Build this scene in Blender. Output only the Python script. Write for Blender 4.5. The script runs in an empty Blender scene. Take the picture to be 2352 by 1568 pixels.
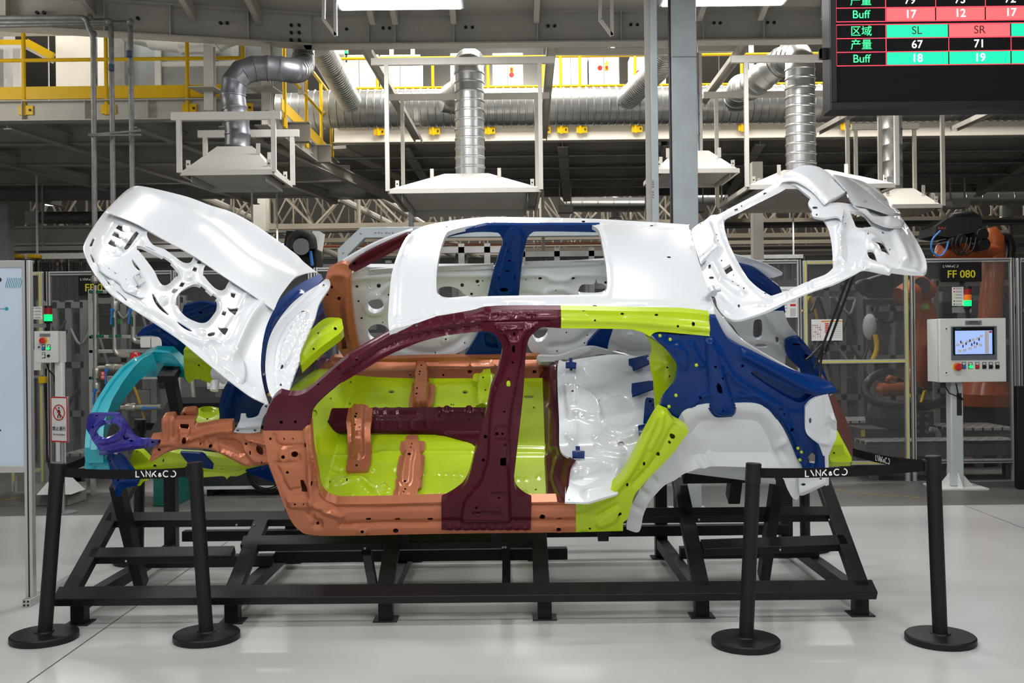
import bpy, math, random
import numpy as np
from mathutils import Vector, Matrix
from mathutils.geometry import delaunay_2d_cdt
random.seed(7)
SC = bpy.context.scene
COL = SC.collection
# ---------------------------------------------------------------- camera, world, exposure
EYE, FOC, ROLL = 1.5, 2286.67, 0.0115
cam = bpy.data.cameras.new('camera'); cam.sensor_width = 36; cam.lens = FOC/2352*36; cam.clip_end = 300
CAM = bpy.data.objects.new('camera', cam); COL.objects.link(CAM)
CAM.matrix_world = Matrix.Translation((0, 0, EYE)) @ Matrix.Rotation(math.pi/2, 4, 'X') @ Matrix.Rotation(-ROLL, 4, 'Z')
SC.camera = CAM
SC.view_settings.view_transform = 'Standard'; SC.view_settings.look = 'None'
SC.view_settings.exposure = 0.0; SC.view_settings.gamma = 1; SC.view_settings.use_curve_mapping = False
W = bpy.data.worlds.new('hall_air'); SC.world = W; W.use_nodes = True
W.node_tree.nodes['Background'].inputs[0].default_value = (1, 0.98, 0.95, 1)
W.node_tree.nodes['Background'].inputs[1].default_value = 0.17
SC.cycles.max_bounces = 7; SC.cycles.diffuse_bounces = 3; SC.cycles.glossy_bounces = 3; SC.cycles.transparent_max_bounces = 10
SC.cycles.caustics_reflective = False; SC.cycles.caustics_refractive = False
def area_light(name, loc, sx, sy, power, rot=(0, 0, 0), col=(1, 0.98, 0.965)):
    l = bpy.data.lights.new(name, 'AREA'); l.shape = 'RECTANGLE'; l.size = sx; l.size_y = sy; l.energy = power; l.color = col
    o = bpy.data.objects.new(name, l); COL.objects.link(o); o.location = loc; o.rotation_euler = rot; return o
LAMPS = [(-1.04, 9.55), (2.08, 9.55), (-2.6, 6.6), (.5, 6.6), (3.6, 6.6), (-2.6, 3.6), (.5, 3.6), (3.6, 3.6), (-3.0, .6), (0, .6), (3.0, .6), (-3.0, -2.4), (0, -2.4), (3.0, -2.4)]  # row behind the viewer is unseen, added to light the car's near side
LAMP_E = {9.55: 58, 6.6: 36, 3.6: 26, .6: 58, -2.4: 115}
LAMP_Z = 4.75
for x, y in LAMPS: area_light('lamp_light', (x, y, LAMP_Z-.03), 1.16, .3, LAMP_E[y])
# lights high over the walkways; the left one added to brighten wall panels
for x, y, z, e in [(0, 13.2, 8.2, 520), (5, 13.2, 8.2, 360), (-6, 11.9, 7.6, 380), (-1, 17.5, 7.2, 500), (4, 17.5, 7.2, 400)]:
    area_light('upper_hall_light', (x, y, z), 3.0, 1.2, e, col=(1, 0.95, 0.87))
for x, y, z, e in [(0, 27, 8.5, 700), (-9, 27, 8.5, 600), (9, 27, 8.5, 600), (-6.5, 15, 6.6, 220), (-6.2, 9.0, 4.35, 80), (0, 40, 9, 700)]:  # no fixtures; front left point is unseen fill added for the walkway rail
    l = bpy.data.lights.new('hall_point_light', 'POINT'); l.energy = e; l.shadow_soft_size = .35; l.color = (1, .95, .87); o = bpy.data.objects.new('hall_point_light', l); COL.objects.link(o); o.location = (x, y, z)
for x, y, e in [(-5, 12.4, 40), (4.4, 11.0, 22), (0, 12.5, 40), (4.2, 15.0, 45), (-4, 15.2, 40)]: area_light('cell_fill_light', (x, y, 3.3), 2.0, .3, e)  # unseen fill strips added to brighten the robot cell
# ---------------------------------------------------------------- pixel <-> place
CR, SR = math.cos(ROLL), math.sin(ROLL)
def rays(pp):
    q = np.asarray(pp, float).reshape(-1, 2) - (1176, 784)
    dx = q[:, 0]*CR - q[:, 1]*SR; dy = q[:, 0]*SR + q[:, 1]*CR
    return np.stack([dx/FOC, np.ones(len(q)), -dy/FOC], 1)
def P(x, y, Y): return Vector((0, 0, EYE)) + Vector(rays([(x, y)])[0])*Y
def G(x, y, z=0.0):
    d = Vector(rays([(x, y)])[0]); return Vector((0, 0, EYE)) + d*((z-EYE)/d.z)
TH, CY0, CZ0 = math.radians(28.5), 5.35, EYE-441*5.35/FOC
CT, ST = math.cos(TH), math.sin(TH)
MC = np.array([[1, 0, 0], [0, CT, -ST], [0, ST, CT]])        # car axes (along, across, up) -> world
CO = np.array([0, CY0, CZ0])
def car2w(q): return np.asarray(q, float) @ MC.T + CO
def CW(a, w, u): return Vector(car2w([(a, w, u)])[0])
EC = (np.array([0, 0, EYE]) - CO) @ MC                       # eye in car axes
def solve(pp, g, t0=5.5):
    D = rays(pp) @ MC; t = np.full(len(D), t0)
    for _ in range(25):
        p = EC + D*t[:, None]; v = g(p); e = 1e-4
        dv = (g(EC + D*(t+e)[:, None]) - v)/e
        dv = np.where(np.abs(dv) < .08, np.sign(dv+1e-9)*.08, dv)
        t = np.clip(t - np.clip(v/dv, -.4, .4), 2, 9)
    return EC + D*t[:, None]
def sW(fn): return (lambda pp: solve(pp, lambda p: p[:, 1]-(fn(p) if callable(fn) else fn)), np.array([0, -1., 0]))
def sU(fn): return (lambda pp: solve(pp, lambda p: p[:, 2]-(fn(p) if callable(fn) else fn)), np.array([0, 0, 1.]))
def sPl(p1, p2, p3):
    p1, p2, p3 = map(np.array, (p1, p2, p3)); n = np.cross(p2-p1, p3-p1); n = n/np.linalg.norm(n)
    if n @ (EC-p1) < 0: n = -n
    return (lambda pp: solve(pp, lambda p: (p-p1) @ n), n)
def cw1(x, y, w): return sW(w)[0]([(x, y)])[0]
def cu1(x, y, u): return sU(u)[0]([(x, y)])[0]
def curve(pts):
    xs = np.array([p[0] for p in pts]); ys = np.array([p[1] for p in pts]); m = np.gradient(ys, xs)
    def f(x):
        x = np.clip(x, xs[0], xs[-1]); i = np.clip(np.searchsorted(xs, x)-1, 0, len(xs)-2)
        h = xs[i+1]-xs[i]; t = (x-xs[i])/h
        return (2*t**3-3*t**2+1)*ys[i]+(t**3-2*t**2+t)*h*m[i]+(-2*t**3+3*t**2)*ys[i+1]+(t**3-t**2)*h*m[i+1]
    return f
ZT = {'A': (0, 400, .33347), 'B': (784, 400, .33347), 'C': (1568, 400, .33347), 'D': (0, 800, .33347), 'E': (784, 800, .33347),
      'F': (1568, 800, .33347), 'H': (180, 420, .33162), 'T': (1580, 370, .2381), 'I': (784, 1045, .33347), 'p': (0, 0, 1)}
def pts(s):
    z = ZT['p']; out = []
    for k in s.split():
        if k[-1] == ':': z = ZT[k[0]]; continue
        c = k.endswith('!'); x, y = k.rstrip('!').split(',')
        q = (z[0]+float(x)*z[2], z[1]+float(y)*z[2]); out.append(q+(c,))
    return out
def spl(s, step=6., closed=True, sharp=False):
    P0 = pts(s) if isinstance(s, str) else s; n = len(P0); out = []
    for i in range(n if closed else n-1):
        p1, p2 = P0[i], P0[(i+1) % n]; p0, p3 = P0[i-1], P0[(i+2) % n]
        if not closed and i == 0: p0 = p1
        if not closed and i == n-2: p3 = p2
        if p1[2]: p0 = p1
        if p2[2]: p3 = p2
        a, b, c, d = (np.array(q[:2]) for q in (p0, p1, p2, p3))
        k = max(1, int(round(np.linalg.norm(c-b)/step)))
        for j in range(k):
            t = j/k
            if sharp: out.append(b+(c-b)*t)
            else: out.append(.5*(2*b+(c-a)*t+(2*a-5*b+4*c-d)*t*t+(3*b-a-3*c+d)*t**3))
    if not closed: out.append(np.array(P0[-1][:2]))
    return np.array(out)
def inside(q, poly):
    x, y = q[:, 0], q[:, 1]; r = np.zeros(len(q), bool); n = len(poly)
    for i in range(n):
        x1, y1 = poly[i]; x2, y2 = poly[(i+1) % n]
        c = (y1 > y) != (y2 > y)
        r ^= c & (x < (x2-x1)*(y-y1)/(y2-y1+1e-12)+x1)
    return r
def dist(q, line, closed):
    d = np.full(len(q), 1e9); n = len(line)
    for i in range(n if closed else n-1):
        a, b = line[i], line[(i+1) % n]; ab = b-a; t = np.clip(((q-a) @ ab)/(ab @ ab+1e-9), 0, 1)
        d = np.minimum(d, np.linalg.norm(q-a-t[:, None]*ab, axis=1))
    return d
# ---------------------------------------------------------------- mesh helpers
class MB:
    def __init__(s): s.v = []; s.f = []
    def add(s, v, f):
        b = len(s.v); s.v += [tuple(q) for q in v]; s.f += [tuple(b+i for i in g) for g in f]; return s
    def box(s, c, d, R=None):
        c = Vector(c); q = []
        for z in (-1, 1):
            for y in (-1, 1):
                for x in (-1, 1):
                    o = Vector((x*d[0]/2, y*d[1]/2, z*d[2]/2)); q.append(c+(R @ o if R else o))
        return s.add(q, [(0, 2, 3, 1), (4, 5, 7, 6), (0, 1, 5, 4), (2, 6, 7, 3), (0, 4, 6, 2), (1, 3, 7, 5)])
    def box2(s, lo, hi): return s.box([(a+b)/2 for a, b in zip(lo, hi)], [abs(b-a) for a, b in zip(lo, hi)])
    def bar(s, p, q, w, h, up=(0, 0, 1)):
        p, q = Vector(p), Vector(q); x = (q-p); L = x.length; x.normalize(); u = Vector(up)
        if abs(x.dot(u)) > .98: u = Vector((0, 1, 0))
        y = u.cross(x).normalized(); z = x.cross(y); R = Matrix((x, y, z)).transposed()
        return s.box((p+q)/2, (L, w, h), R)
    def ibeam(s, p, q, w, h, t=.012, up=(0, 0, 1)):
        p, q = Vector(p), Vector(q); x = (q-p).normalized(); u = Vector(up)
        if abs(x.dot(u)) > .98: u = Vector((0, 1, 0))
        y = u.cross(x).normalized(); z = x.cross(y)
        s.bar(p+z*(h/2-t/2), q+z*(h/2-t/2), w, t, up); s.bar(p-z*(h/2-t/2), q-z*(h/2-t/2), w, t, up)
        return s.bar(p, q, t*.8, h-2*t, up)
    def tube(s, pp, r, n=12, closed=False, cap=True):
        pp = [Vector(p) for p in pp]; m = len(pp); rr = r if hasattr(r, '__len__') else [r]*m; rings = []; nrm = None
        for i in range(m):
            if closed: t = (pp[(i+1) % m]-pp[i-1]).normalized()
            else: t = (pp[min(i+1, m-1)]-pp[max(i-1, 0)]).normalized()
            if nrm is None:
                nrm = t.orthogonal().normalized()
            else: nrm = (nrm-t*nrm.dot(t)).normalized()
            b = t.cross(nrm); rings.append([pp[i]+(nrm*math.cos(k*2*math.pi/n)+b*math.sin(k*2*math.pi/n))*rr[i] for k in range(n)])
        f = []
        for i in range(m if closed else m-1):
            j = (i+1) % m
            for k in range(n): f.append((i*n+k, i*n+(k+1) % n, j*n+(k+1) % n, j*n+k))
        if cap and not closed: f += [tuple(range(n))[::-1], tuple((m-1)*n+k for k in range(n))]
        return s.add([p for g in rings for p in g], f)
    def lathe(s, c, prof, n=24, axis='Z', R=None):
        c = Vector(c); q = []; f = []
        for r, z in prof:
            for k in range(n):
                a = k*2*math.pi/n; o = Vector((r*math.cos(a), r*math.sin(a), z))
                if axis == 'Y': o = Vector((o.x, o.z, o.y))
                if axis == 'X': o = Vector((o.z, o.x, o.y))
                q.append(c+(R @ o if R else o))
        m = len(prof)
        for i in range(m-1):
            for k in range(n): f.append((i*n+k, i*n+(k+1) % n, (i+1)*n+(k+1) % n, (i+1)*n+k))
        f += [tuple(range(n))[::-1], tuple((m-1)*n+k for k in range(n))]
        return s.add(q, f)
    def sphere(s, c, r, n=14, m=9, sc=(1, 1, 1)):
        pr = [(max(1e-4, math.sin(math.pi*i/m))*r, -math.cos(math.pi*i/m)*r) for i in range(m+1)]
        b = len(s.v); s.lathe(c, pr, n); c = Vector(c)
        for i in range(b, len(s.v)): s.v[i] = tuple(c[k]+(s.v[i][k]-c[k])*sc[k] for k in range(3))
        return s
    def prism(s, poly, ext):
        poly = [Vector(p) for p in poly]; n = len(poly); e = Vector(ext)
        return s.add(poly+[p+e for p in poly], [tuple(range(n)), tuple(range(2*n-1, n-1, -1))]+[(i, n+i, n+(i+1) % n, (i+1) % n) for i in range(n)])
    def sweep(s, pp, prof, up=(0, 0, 1)):
        pp = [Vector(p) for p in pp]; m = len(pp); k = len(prof); q = []; f = []
        for i in range(m):
            t = (pp[min(i+1, m-1)]-pp[max(i-1, 0)]).normalized(); y = Vector(up).cross(t).normalized(); z = t.cross(y)
            q += [pp[i]+y*a+z*b for a, b in prof]
        for i in range(m-1):
            for j in range(k): f.append((i*k+j, i*k+(j+1) % k, (i+1)*k+(j+1) % k, (i+1)*k+j))
        f += [tuple(range(k))[::-1], tuple((m-1)*k+j for j in range(k))]
        return s.add(q, f)
def fixn(me):
    import bmesh
    b = bmesh.new(); b.from_mesh(me); bmesh.ops.recalc_face_normals(b, faces=b.faces); b.to_mesh(me); b.free()
def obj(name, mb, mat, parent=None, ang=35, bevel=0, label=None):
    me = bpy.data.meshes.new(name); me.from_pydata(mb.v, [], mb.f); fixn(me)
    me.materials.append(mat)
    o = bpy.data.objects.new(name, me); COL.objects.link(o)
    me.shade_smooth(); me.set_sharp_from_angle(angle=math.radians(ang))
    if bevel:
        m = o.modifiers.new('bevel', 'BEVEL'); m.width = bevel; m.segments = 2; m.limit_method = 'ANGLE'; m.angle_limit = math.radians(40); m.harden_normals = False
    if parent: attach(o, parent)
    if label: o['label'] = label
    return o
def attach(o, p):
    mw = Matrix.Identity(4); q = p if p.type == 'EMPTY' else None
    while q is not None: mw = Matrix.Translation(q.location) @ q.rotation_euler.to_matrix().to_4x4() @ mw if q.type == 'EMPTY' else mw; q = q.parent
    o.parent = p
    o.matrix_parent_inverse = mw.inverted()
def thing(name, label, cat, loc=(0, 0, 0), group=None):
    o = bpy.data.objects.new(name, None); COL.objects.link(o); o.location = loc; o.empty_display_size = .1
    o['label'] = label; o['category'] = cat
    if group: o['group'] = group
    return o
def tag(o, label, cat, group=None):
    o['label'] = label; o['category'] = cat
    if group: o['group'] = group
    return o
def struct(o): o['kind'] = 'structure'; return o
def stuff(o): o['kind'] = 'stuff'; return o
def dup(root, off, label=None, name=None):
    r = root.copy(); COL.objects.link(r); r.location = Vector(root.location)+Vector(off)
    if label: r['label'] = label
    for ch in list(root.children):
        c = ch.copy(); COL.objects.link(c); c.parent = r; c.matrix_parent_inverse = ch.matrix_parent_inverse.copy()
        for g in list(ch.children):
            d = g.copy(); COL.objects.link(d); d.parent = c; d.matrix_parent_inverse = g.matrix_parent_inverse.copy()
    return r
def text(name, body, org, xd, yd, size, mat, parent, align='CENTER', depth=.001, label=None, sx=1.0, bold=0):
    cu = bpy.data.curves.new(name, 'FONT'); cu.body = body; cu.size = 1; cu.align_x = align; cu.align_y = 'CENTER'; cu.extrude = depth/size; cu.offset = bold
    t = bpy.data.objects.new(name, cu); COL.objects.link(t)
    bpy.context.view_layer.update()
    me = bpy.data.meshes.new_from_object(t.evaluated_get(bpy.context.evaluated_depsgraph_get()))
    bpy.data.objects.remove(t)
    xd, yd = Vector(xd).normalized(), Vector(yd).normalized(); zd = xd.cross(yd)
    M = Matrix.Translation(org) @ Matrix((xd, yd, zd)).transposed().to_4x4() @ Matrix.Diagonal((size*sx, size, size, 1))
    me.transform(M); me.materials.clear(); me.materials.append(mat); me.name = name
    o = bpy.data.objects.new(name, me); COL.objects.link(o)
    if parent: attach(o, parent)
    if label: o['label'] = label
    return o
def strokes(mb, org, xd, yd, size, lines, wd, dep=.0015):
    xd, yd = Vector(xd).normalized(), Vector(yd).normalized(); zd = xd.cross(yd)
    for ln in lines:
        q = [Vector(p+(0,)) if len(p) == 2 else Vector(p) for p in ln]; L = []; R = []
        for i in range(len(q)):
            a = (q[i]-q[i-1]).normalized() if i else (q[1]-q[0]).normalized()
            b = (q[i+1]-q[i]).normalized() if i < len(q)-1 else a
            t = (a+b).normalized(); n = Vector((-t.y, t.x, 0)); k = wd/2/max(.5, n.dot(Vector((-a.y, a.x, 0))))
            L.append(q[i]+n*k); R.append(q[i]-n*k)
        for i in range(len(q)-1):
            mb.prism([Vector(org)+(xd*p.x+yd*p.y)*size for p in (L[i], R[i], R[i+1], L[i+1])], zd*dep)
    return mb
def arcp(cx, cy, rx, ry, a0, a1, n=10): return [(cx+rx*math.cos(math.radians(a0+(a1-a0)*i/n)), cy+ry*math.sin(math.radians(a0+(a1-a0)*i/n))) for i in range(n+1)]
LOGO = [[(0, 1), (0, 0), (.55, 0)], [(.85, 1), (1.4, 0.02)], [(1.75, 0), (1.75, 1), (2.45, 0), (2.45, 1)], [(3.45, 1), (2.85, .5), (2.75, .0)], [(3.0, .55), (3.5, 0)],
        [(4.35, .05), (3.95, .5), (4.1, .62), (4.22, .5), (3.9, .25), (4.0, .05), (4.2, .08), (4.35, .3)], arcp(5.2, .5, .5, .5, 50, 310, 14), arcp(6.35, .5, .5, .5, -135, 90, 14)]
def logo(name, c, xd, yd, h, mat, parent):
    xd, yd = Vector(xd).normalized(), Vector(yd).normalized()
    return obj(name, strokes(MB(), Vector(c)-xd*h*3.42-yd*h*.5, xd, yd, h, LOGO, .17), mat, parent)
def smooth(pp, k=5):
    q = [(p[0], p[1], p[2]) for p in pp]; out = []
    for i in range(len(pp)-1):
        a, b, c, d = (Vector(pp[max(0, min(len(pp)-1, j))]) for j in (i-1, i, i+1, i+2))
        for j in range(k): t = j/k; out.append(.5*(2*b+(c-a)*t+(2*a-5*b+4*c-d)*t*t+(3*b-a-3*c+d)*t**3))
    return out+[Vector(pp[-1])]
# ---------------------------------------------------------------- materials
def mat(name, col, rough=.5, metal=0, coat=0, emit=0, noise=0, nscale=8, bump=0, bscale=60, spec=.5, alpha=1):
    m = bpy.data.materials.new(name); m.use_nodes = True; nt = m.node_tree; b = nt.nodes['Principled BSDF']
    b.inputs['Base Color'].default_value = (*col, 1); b.inputs['Roughness'].default_value = rough; b.inputs['Metallic'].default_value = metal
    b.inputs['Coat Weight'].default_value = coat; b.inputs['Coat Roughness'].default_value = .04; b.inputs['Specular IOR Level'].default_value = spec
    if emit: b.inputs['Emission Color'].default_value = (*col, 1); b.inputs['Emission Strength'].default_value = emit
    if alpha < 1: b.inputs['Alpha'].default_value = alpha
    if noise or bump:
        tc = nt.nodes.new('ShaderNodeTexCoord')
    if noise:
        n = nt.nodes.new('ShaderNodeTexNoise'); n.inputs['Scale'].default_value = nscale; n.inputs['Detail'].default_value = 5
        nt.links.new(tc.outputs['Object'], n.inputs['Vector'])
        r = nt.nodes.new('ShaderNodeMapRange'); r.inputs[1].default_value = .3; r.inputs[2].default_value = .7
        r.inputs[3].default_value = 1-noise; r.inputs[4].default_value = 1+noise*.6
        x = nt.nodes.new('ShaderNodeVectorMath'); x.operation = 'SCALE'; x.inputs[0].default_value = col
        nt.links.new(n.outputs['Fac'], r.inputs[0]); nt.links.new(r.outputs[0], x.inputs['Scale']); nt.links.new(x.outputs[0], b.inputs['Base Color'])
    if bump:
        n2 = nt.nodes.new('ShaderNodeTexNoise'); n2.inputs['Scale'].default_value = bscale; nt.links.new(tc.outputs['Object'], n2.inputs['Vector'])
        bm = nt.nodes.new('ShaderNodeBump'); bm.inputs['Strength'].default_value = bump; bm.inputs['Distance'].default_value = .01
        nt.links.new(n2.outputs['Fac'], bm.inputs['Height']); nt.links.new(bm.outputs['Normal'], b.inputs['Normal'])
    return m
M = dict(
    white=mat('white_paint', (.715, .75, .785), .3, coat=.6), lime=mat('lime_paint', (.46, .625, .007), .28, coat=.35, spec=.35, noise=.06, nscale=5),
    navy=mat('navy_paint', (.0004, .027, .155), .22, coat=.12, noise=.1, spec=.16), copper=mat('copper_paint', (.53, .175, .083), .32, .4, coat=.25, noise=.06),
    maroon=mat('maroon_paint', (.072, .005, .015), .28, .2, coat=.15, noise=.1, spec=.2), cyan=mat('cyan_paint', (.01, .40, .50), .3, coat=.7),
    violet=mat('violet_paint', (.03, .025, .32), .28, .2, coat=.8, noise=.15, nscale=3), rust=mat('brown_red_paint', (.13, .025, .018), .4, coat=.3, noise=.1),
    greyw=mat('pale_grey_primer', (.55, .58, .60), .4, coat=.3), silver=mat('zinc_bracket', (.52, .56, .60), .42, .3),
    black=mat('black_powder_coat', (.007, .007, .0075), .46, spec=.32, noise=.15, nscale=20), blackg=mat('black_plastic', (.010, .010, .011), .4, spec=.3), dark=mat('dark_rubber', (.01, .01, .01), .7),
    belt=mat('belt_webbing', (.006, .006, .007), .8, spec=.2, bump=.2, bscale=300), printw=mat('white_print', (.85, .85, .85), .5),
    galv=mat('galvanised_steel', (.42, .44, .45), .38, .85, noise=.14, nscale=9), galvd=mat('dull_galvanised_pipe', (.26, .265, .26), .55, .55, noise=.25, nscale=14),
    duct=mat('spiral_duct_zinc', (.50, .51, .51), .36, .8, noise=.10, nscale=5), ductd=mat('dark_elbow_zinc', (.24, .25, .27), .42, .8, noise=.1, nscale=5),
    colz=mat('zinc_column', (.44, .49, .51), .5, .5, noise=.1, nscale=5),
    beam=mat('grey_beam_paint', (.50, .48, .435), .55, noise=.06, nscale=4), truss=mat('tan_truss_paint', (.42, .37, .30), .6), beamw=mat('cream_beam_paint', (.68, .65, .59), .5, noise=.04), under=mat('deck_underside', (.42, .405, .375), .6, noise=.08, nscale=3),
    beamd=mat('dark_beam_paint', (.20, .20, .195), .55, noise=.1), yellow=mat('safety_yellow', (.80, .50, .006), .45, noise=.05, spec=.3), hoodm=mat('hood_cream_sheet', (.66, .64, .59), .42, noise=.05, nscale=4),
    alu=mat('anodised_aluminium', (.58, .58, .57), .4, .6), cab=mat('cabinet_grey', (.74, .75, .73), .45), cabb=mat('cabinet_pale', (.72, .72, .70), .5), orange=mat('robot_orange', (.42, .085, .014), .4, coat=.3, noise=.08),
    red=mat('signal_red', (.62, .02, .02), .4), green=mat('valve_green', (.0, .10, .055), .5), blue=mat('valve_blue', (.02, .17, .50), .4), teal=mat('toolbox_teal', (.0, .13, .10), .45, noise=.1),
    darkm=mat('dark_machine', (.05, .05, .05), .5, noise=.3, nscale=6), midm=mat('grey_machine', (.20, .20, .195), .5, .2, noise=.2, nscale=6), paper=mat('paper_white', (.80, .80, .78), .7), ink=mat('black_ink', (.01, .01, .01), .6),
    brass=mat('nickel_pipe', (.50, .48, .43), .32, .85, noise=.15, nscale=20), board=mat('pale_blue_print', (.52, .62, .74), .45), tealp=mat('teal_print', (.02, .28, .36), .5),
    led_r=mat('led_red', (1, .05, .09), .5, emit=1.5), led_p=mat('led_salmon', (1, .12, .13), .5, emit=.85), led_g=mat('led_green', (0, .8, .36), .5, emit=.85), led_w=mat('led_white', (.95, .97, 1), .5, emit=1.6), led_t=mat('led_green_text', (.05, .9, .3), .5, emit=1.2), led_d=mat('led_dark_text', (.1, .02, .03), .5), led_b=mat('led_black', (.006, .006, .007), .6, spec=.15),
    glow_g=mat('green_lamp_on', (.0, .9, .12), .4, emit=2.0), lamp_r=mat('red_lamp_off', (.30, .01, .012), .3), lamp_o=mat('amber_lamp', (.7, .16, .01), .3, emit=.25), tube=mat('fluorescent_diffuser', (.93, .96, 1), .5, emit=9),
    scr=mat('screen_blue', (.30, .42, .85), .4, emit=.8), yprint=mat('yellow_print', (.80, .72, .02), .5), mesh=mat('wire_grating', (.45, .45, .44), .4, .7))
def glass(name, tint, refl):
    m = bpy.data.materials.new(name); m.use_nodes = True; nt = m.node_tree; nt.nodes.clear()
    o = nt.nodes.new('ShaderNodeOutputMaterial'); t = nt.nodes.new('ShaderNodeBsdfTransparent'); t.inputs[0].default_value = (*tint, 1)
    g = nt.nodes.new('ShaderNodeBsdfGlossy'); g.inputs['Roughness'].default_value = .04; x = nt.nodes.new('ShaderNodeMixShader')
    f = nt.nodes.new('ShaderNodeFresnel'); f.inputs[0].default_value = 1.35; k = nt.nodes.new('ShaderNodeMath'); k.operation = 'MULTIPLY'; k.inputs[1].default_value = refl
    d = nt.nodes.new('ShaderNodeBsdfDiffuse'); d.inputs[0].default_value = (.75, .75, .73, 1); y = nt.nodes.new('ShaderNodeMixShader'); y.inputs[0].default_value = .05; nt.links.new(t.outputs[0], y.inputs[1]); nt.links.new(d.outputs[0], y.inputs[2]); t = y
    nt.links.new(f.outputs[0], k.inputs[0]); nt.links.new(k.outputs[0], x.inputs[0]); nt.links.new(t.outputs[0], x.inputs[1]); nt.links.new(g.outputs[0], x.inputs[2]); nt.links.new(x.outputs[0], o.inputs[0])
    return m
M['pane'] = glass('clear_guard_pane', (.80, .81, .81), 1.0)
# ---------------------------------------------------------------- stamped sheet panels
def panel(name, outer, mt, parent, surf, thick=.02, cut=(), holes=(), rel=(), step=6., lab=None, flat=False):
    f, n = surf; O = spl(outer, step); cuts = [spl(c, step*.8) for c in cut]; hs = [spl(c, 3.) for c in holes]
    loops = [O]+cuts+hs
    x0, y0 = O.min(0); x1, y1 = O.max(0); g = []
    yy = y0; k = 0
    while yy < y1:
        for xx in np.arange(x0+(k % 2)*step/2, x1, step): g.append((xx+.13*math.sin(yy*3+xx), yy+.11*math.cos(xx*5)))
        yy += step*.87; k += 1
    g = np.array(g).reshape(-1, 2)
    if len(g): g = g[inside(g, O)]
    for l in loops:
        if len(g): g = g[dist(g, l, True) > step*.5]
    allp = np.concatenate(loops+[g]); ed = []; b = 0
    for l in loops:
        ed += [(b+i, b+(i+1) % len(l)) for i in range(len(l))]; b += len(l)
    r = delaunay_2d_cdt([Vector(q) for q in allp], ed, [], 0, 1e-5)
    V = np.array([tuple(q) for q in r[0]]); T = np.array(r[2]); c = V[T].mean(1)
    keep = inside(c, O)
    for l in cuts: keep &= ~inside(c, l)
    T = T[keep]; c = c[keep]; hid = np.zeros(len(T), bool)
    for l in hs: hid |= inside(c, l)
    p = f(V); dz = np.zeros(len(V))
    for e in rel:
        poly = len(e) > 3; s, ht, wd = e[0], e[1]*1.25, e[2]*(.7 if poly else .8)
        L = spl(s, 6., closed=poly) if isinstance(s, str) else s
        d = dist(V, L, poly)
        if poly:
            sd = np.where(inside(V, L), d, -d); t = np.clip(sd/wd+.5, 0, 1); dz += ht*t*t*(3-2*t)
        else: dz += ht*np.exp(-(d/wd)**2)
    fr = car2w(p+dz[:, None]*n); bk = car2w(p-n*thick)
    N = len(V); F = [tuple(t) for t in T[~hid]]; Fb = T if thick > .008 else T[~hid]
    F += [(t[0]+N, t[2]+N, t[1]+N) for t in Fb]
    from collections import Counter
    cn = {}
    for t in (T if thick > .008 else T[~hid]):
        for i in range(3):
            a, b2 = int(t[i]), int(t[(i+1) % 3]); kk = (min(a, b2), max(a, b2))
            cn[kk] = None if kk in cn else (a, b2)
    F += [(e[1], e[0], e[0]+N, e[1]+N) for e in cn.values() if e]
    mb = MB(); mb.add(np.concatenate([fr, bk]).tolist(), [tuple(int(i) for i in q) for q in F])
    used = sorted({i for q in mb.f for i in q}); mp = {o: i for i, o in enumerate(used)}
    mb.v = [mb.v[i] for i in used]; mb.f = [tuple(mp[i] for i in q) for q in mb.f]
    return obj(name, mb, mt, parent, ang=50, label=lab)
def circ(x, y, r, ry=None, n=8, z=None):
    z = ZT[z] if z else (0, 0, 1)
    return [(z[0]+(x+r*math.cos(i*2*math.pi/n))*z[2], z[1]+(y+(ry or r)*math.sin(i*2*math.pi/n))*z[2], False) for i in range(n)]
def dots(z, s, r=10):
    out = []
    for k in s.split():
        q = [float(v) for v in k.split(',')]; out.append(circ(q[0], q[1], q[2] if len(q) > 2 else r, q[3] if len(q) > 3 else None, z=z))
    return out
# ================================================================ floors and walls
struct(obj('floor', MB().add([(-40, -6, 0), (40, -6, 0), (40, 8.85, 0), (-40, 8.85, 0)], [(0, 1, 2, 3)]), mat('pale_epoxy', (.58, .585, .57), .20, noise=.05, nscale=1.3)))
struct(obj('floor_rear', MB().add([(-40, 8.85, 0), (40, 8.85, 0), (40, 60, 0), (-40, 60, 0)], [(0, 1, 2, 3)]), mat('worn_grey_concrete', (.135, .130, .122), .42, noise=.2, nscale=2.2)))
jm = mat('joint_filler', (.10, .10, .10), .7)
def groove(n, a, b, w=.008): a, b = Vector(a), Vector(b); return struct(obj(n, MB().bar(a, b, w, .002), jm))
g1, g2 = G(30, 1591), G(440, 1302); groove('trim_1', g1+(g1-g2)*.4, g2+(g2-g1)*.35); g1, g2 = G(2216, 1161), G(2352, 1213); groove('trim_2', g1, g2+(g2-g1)*1.5)
for i, y in enumerate((4.1, 6.55)): groove('trim_%d' % (3+i), (-12, y, 0), (12, y, 0), .004) if 0 else None
dm = MB()
for a in ((2130, 1143), (2105, 1141), (2082, 1140), (2056, 1138), (2032, 1137), (2008, 1135), (1985, 1133), (1963, 1130), (1940, 1127), (1925, 1124), (16, 1147), (28, 1145), (40, 1142)):
    g = G(*a, .001); dm.box(g, (.055, .03, .002))
struct(obj('trim_5', dm, mat('worn_yellow_dash', (.35, .24, .04), .6)))
wm = mat('hall_cladding', (.30, .29, .27), .7, noise=.1, nscale=.5)
struct(obj('wall_back', MB().box2((-40, 52, 0), (40, 52.3, 14)), wm)); struct(obj('wall_left', MB().box2((-34.3, 8.9, 0), (-34, 52, 14)), wm)); struct(obj('wall_right', MB().box2((34, 8.9, 0), (34.3, 52, 14)), wm))
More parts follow.
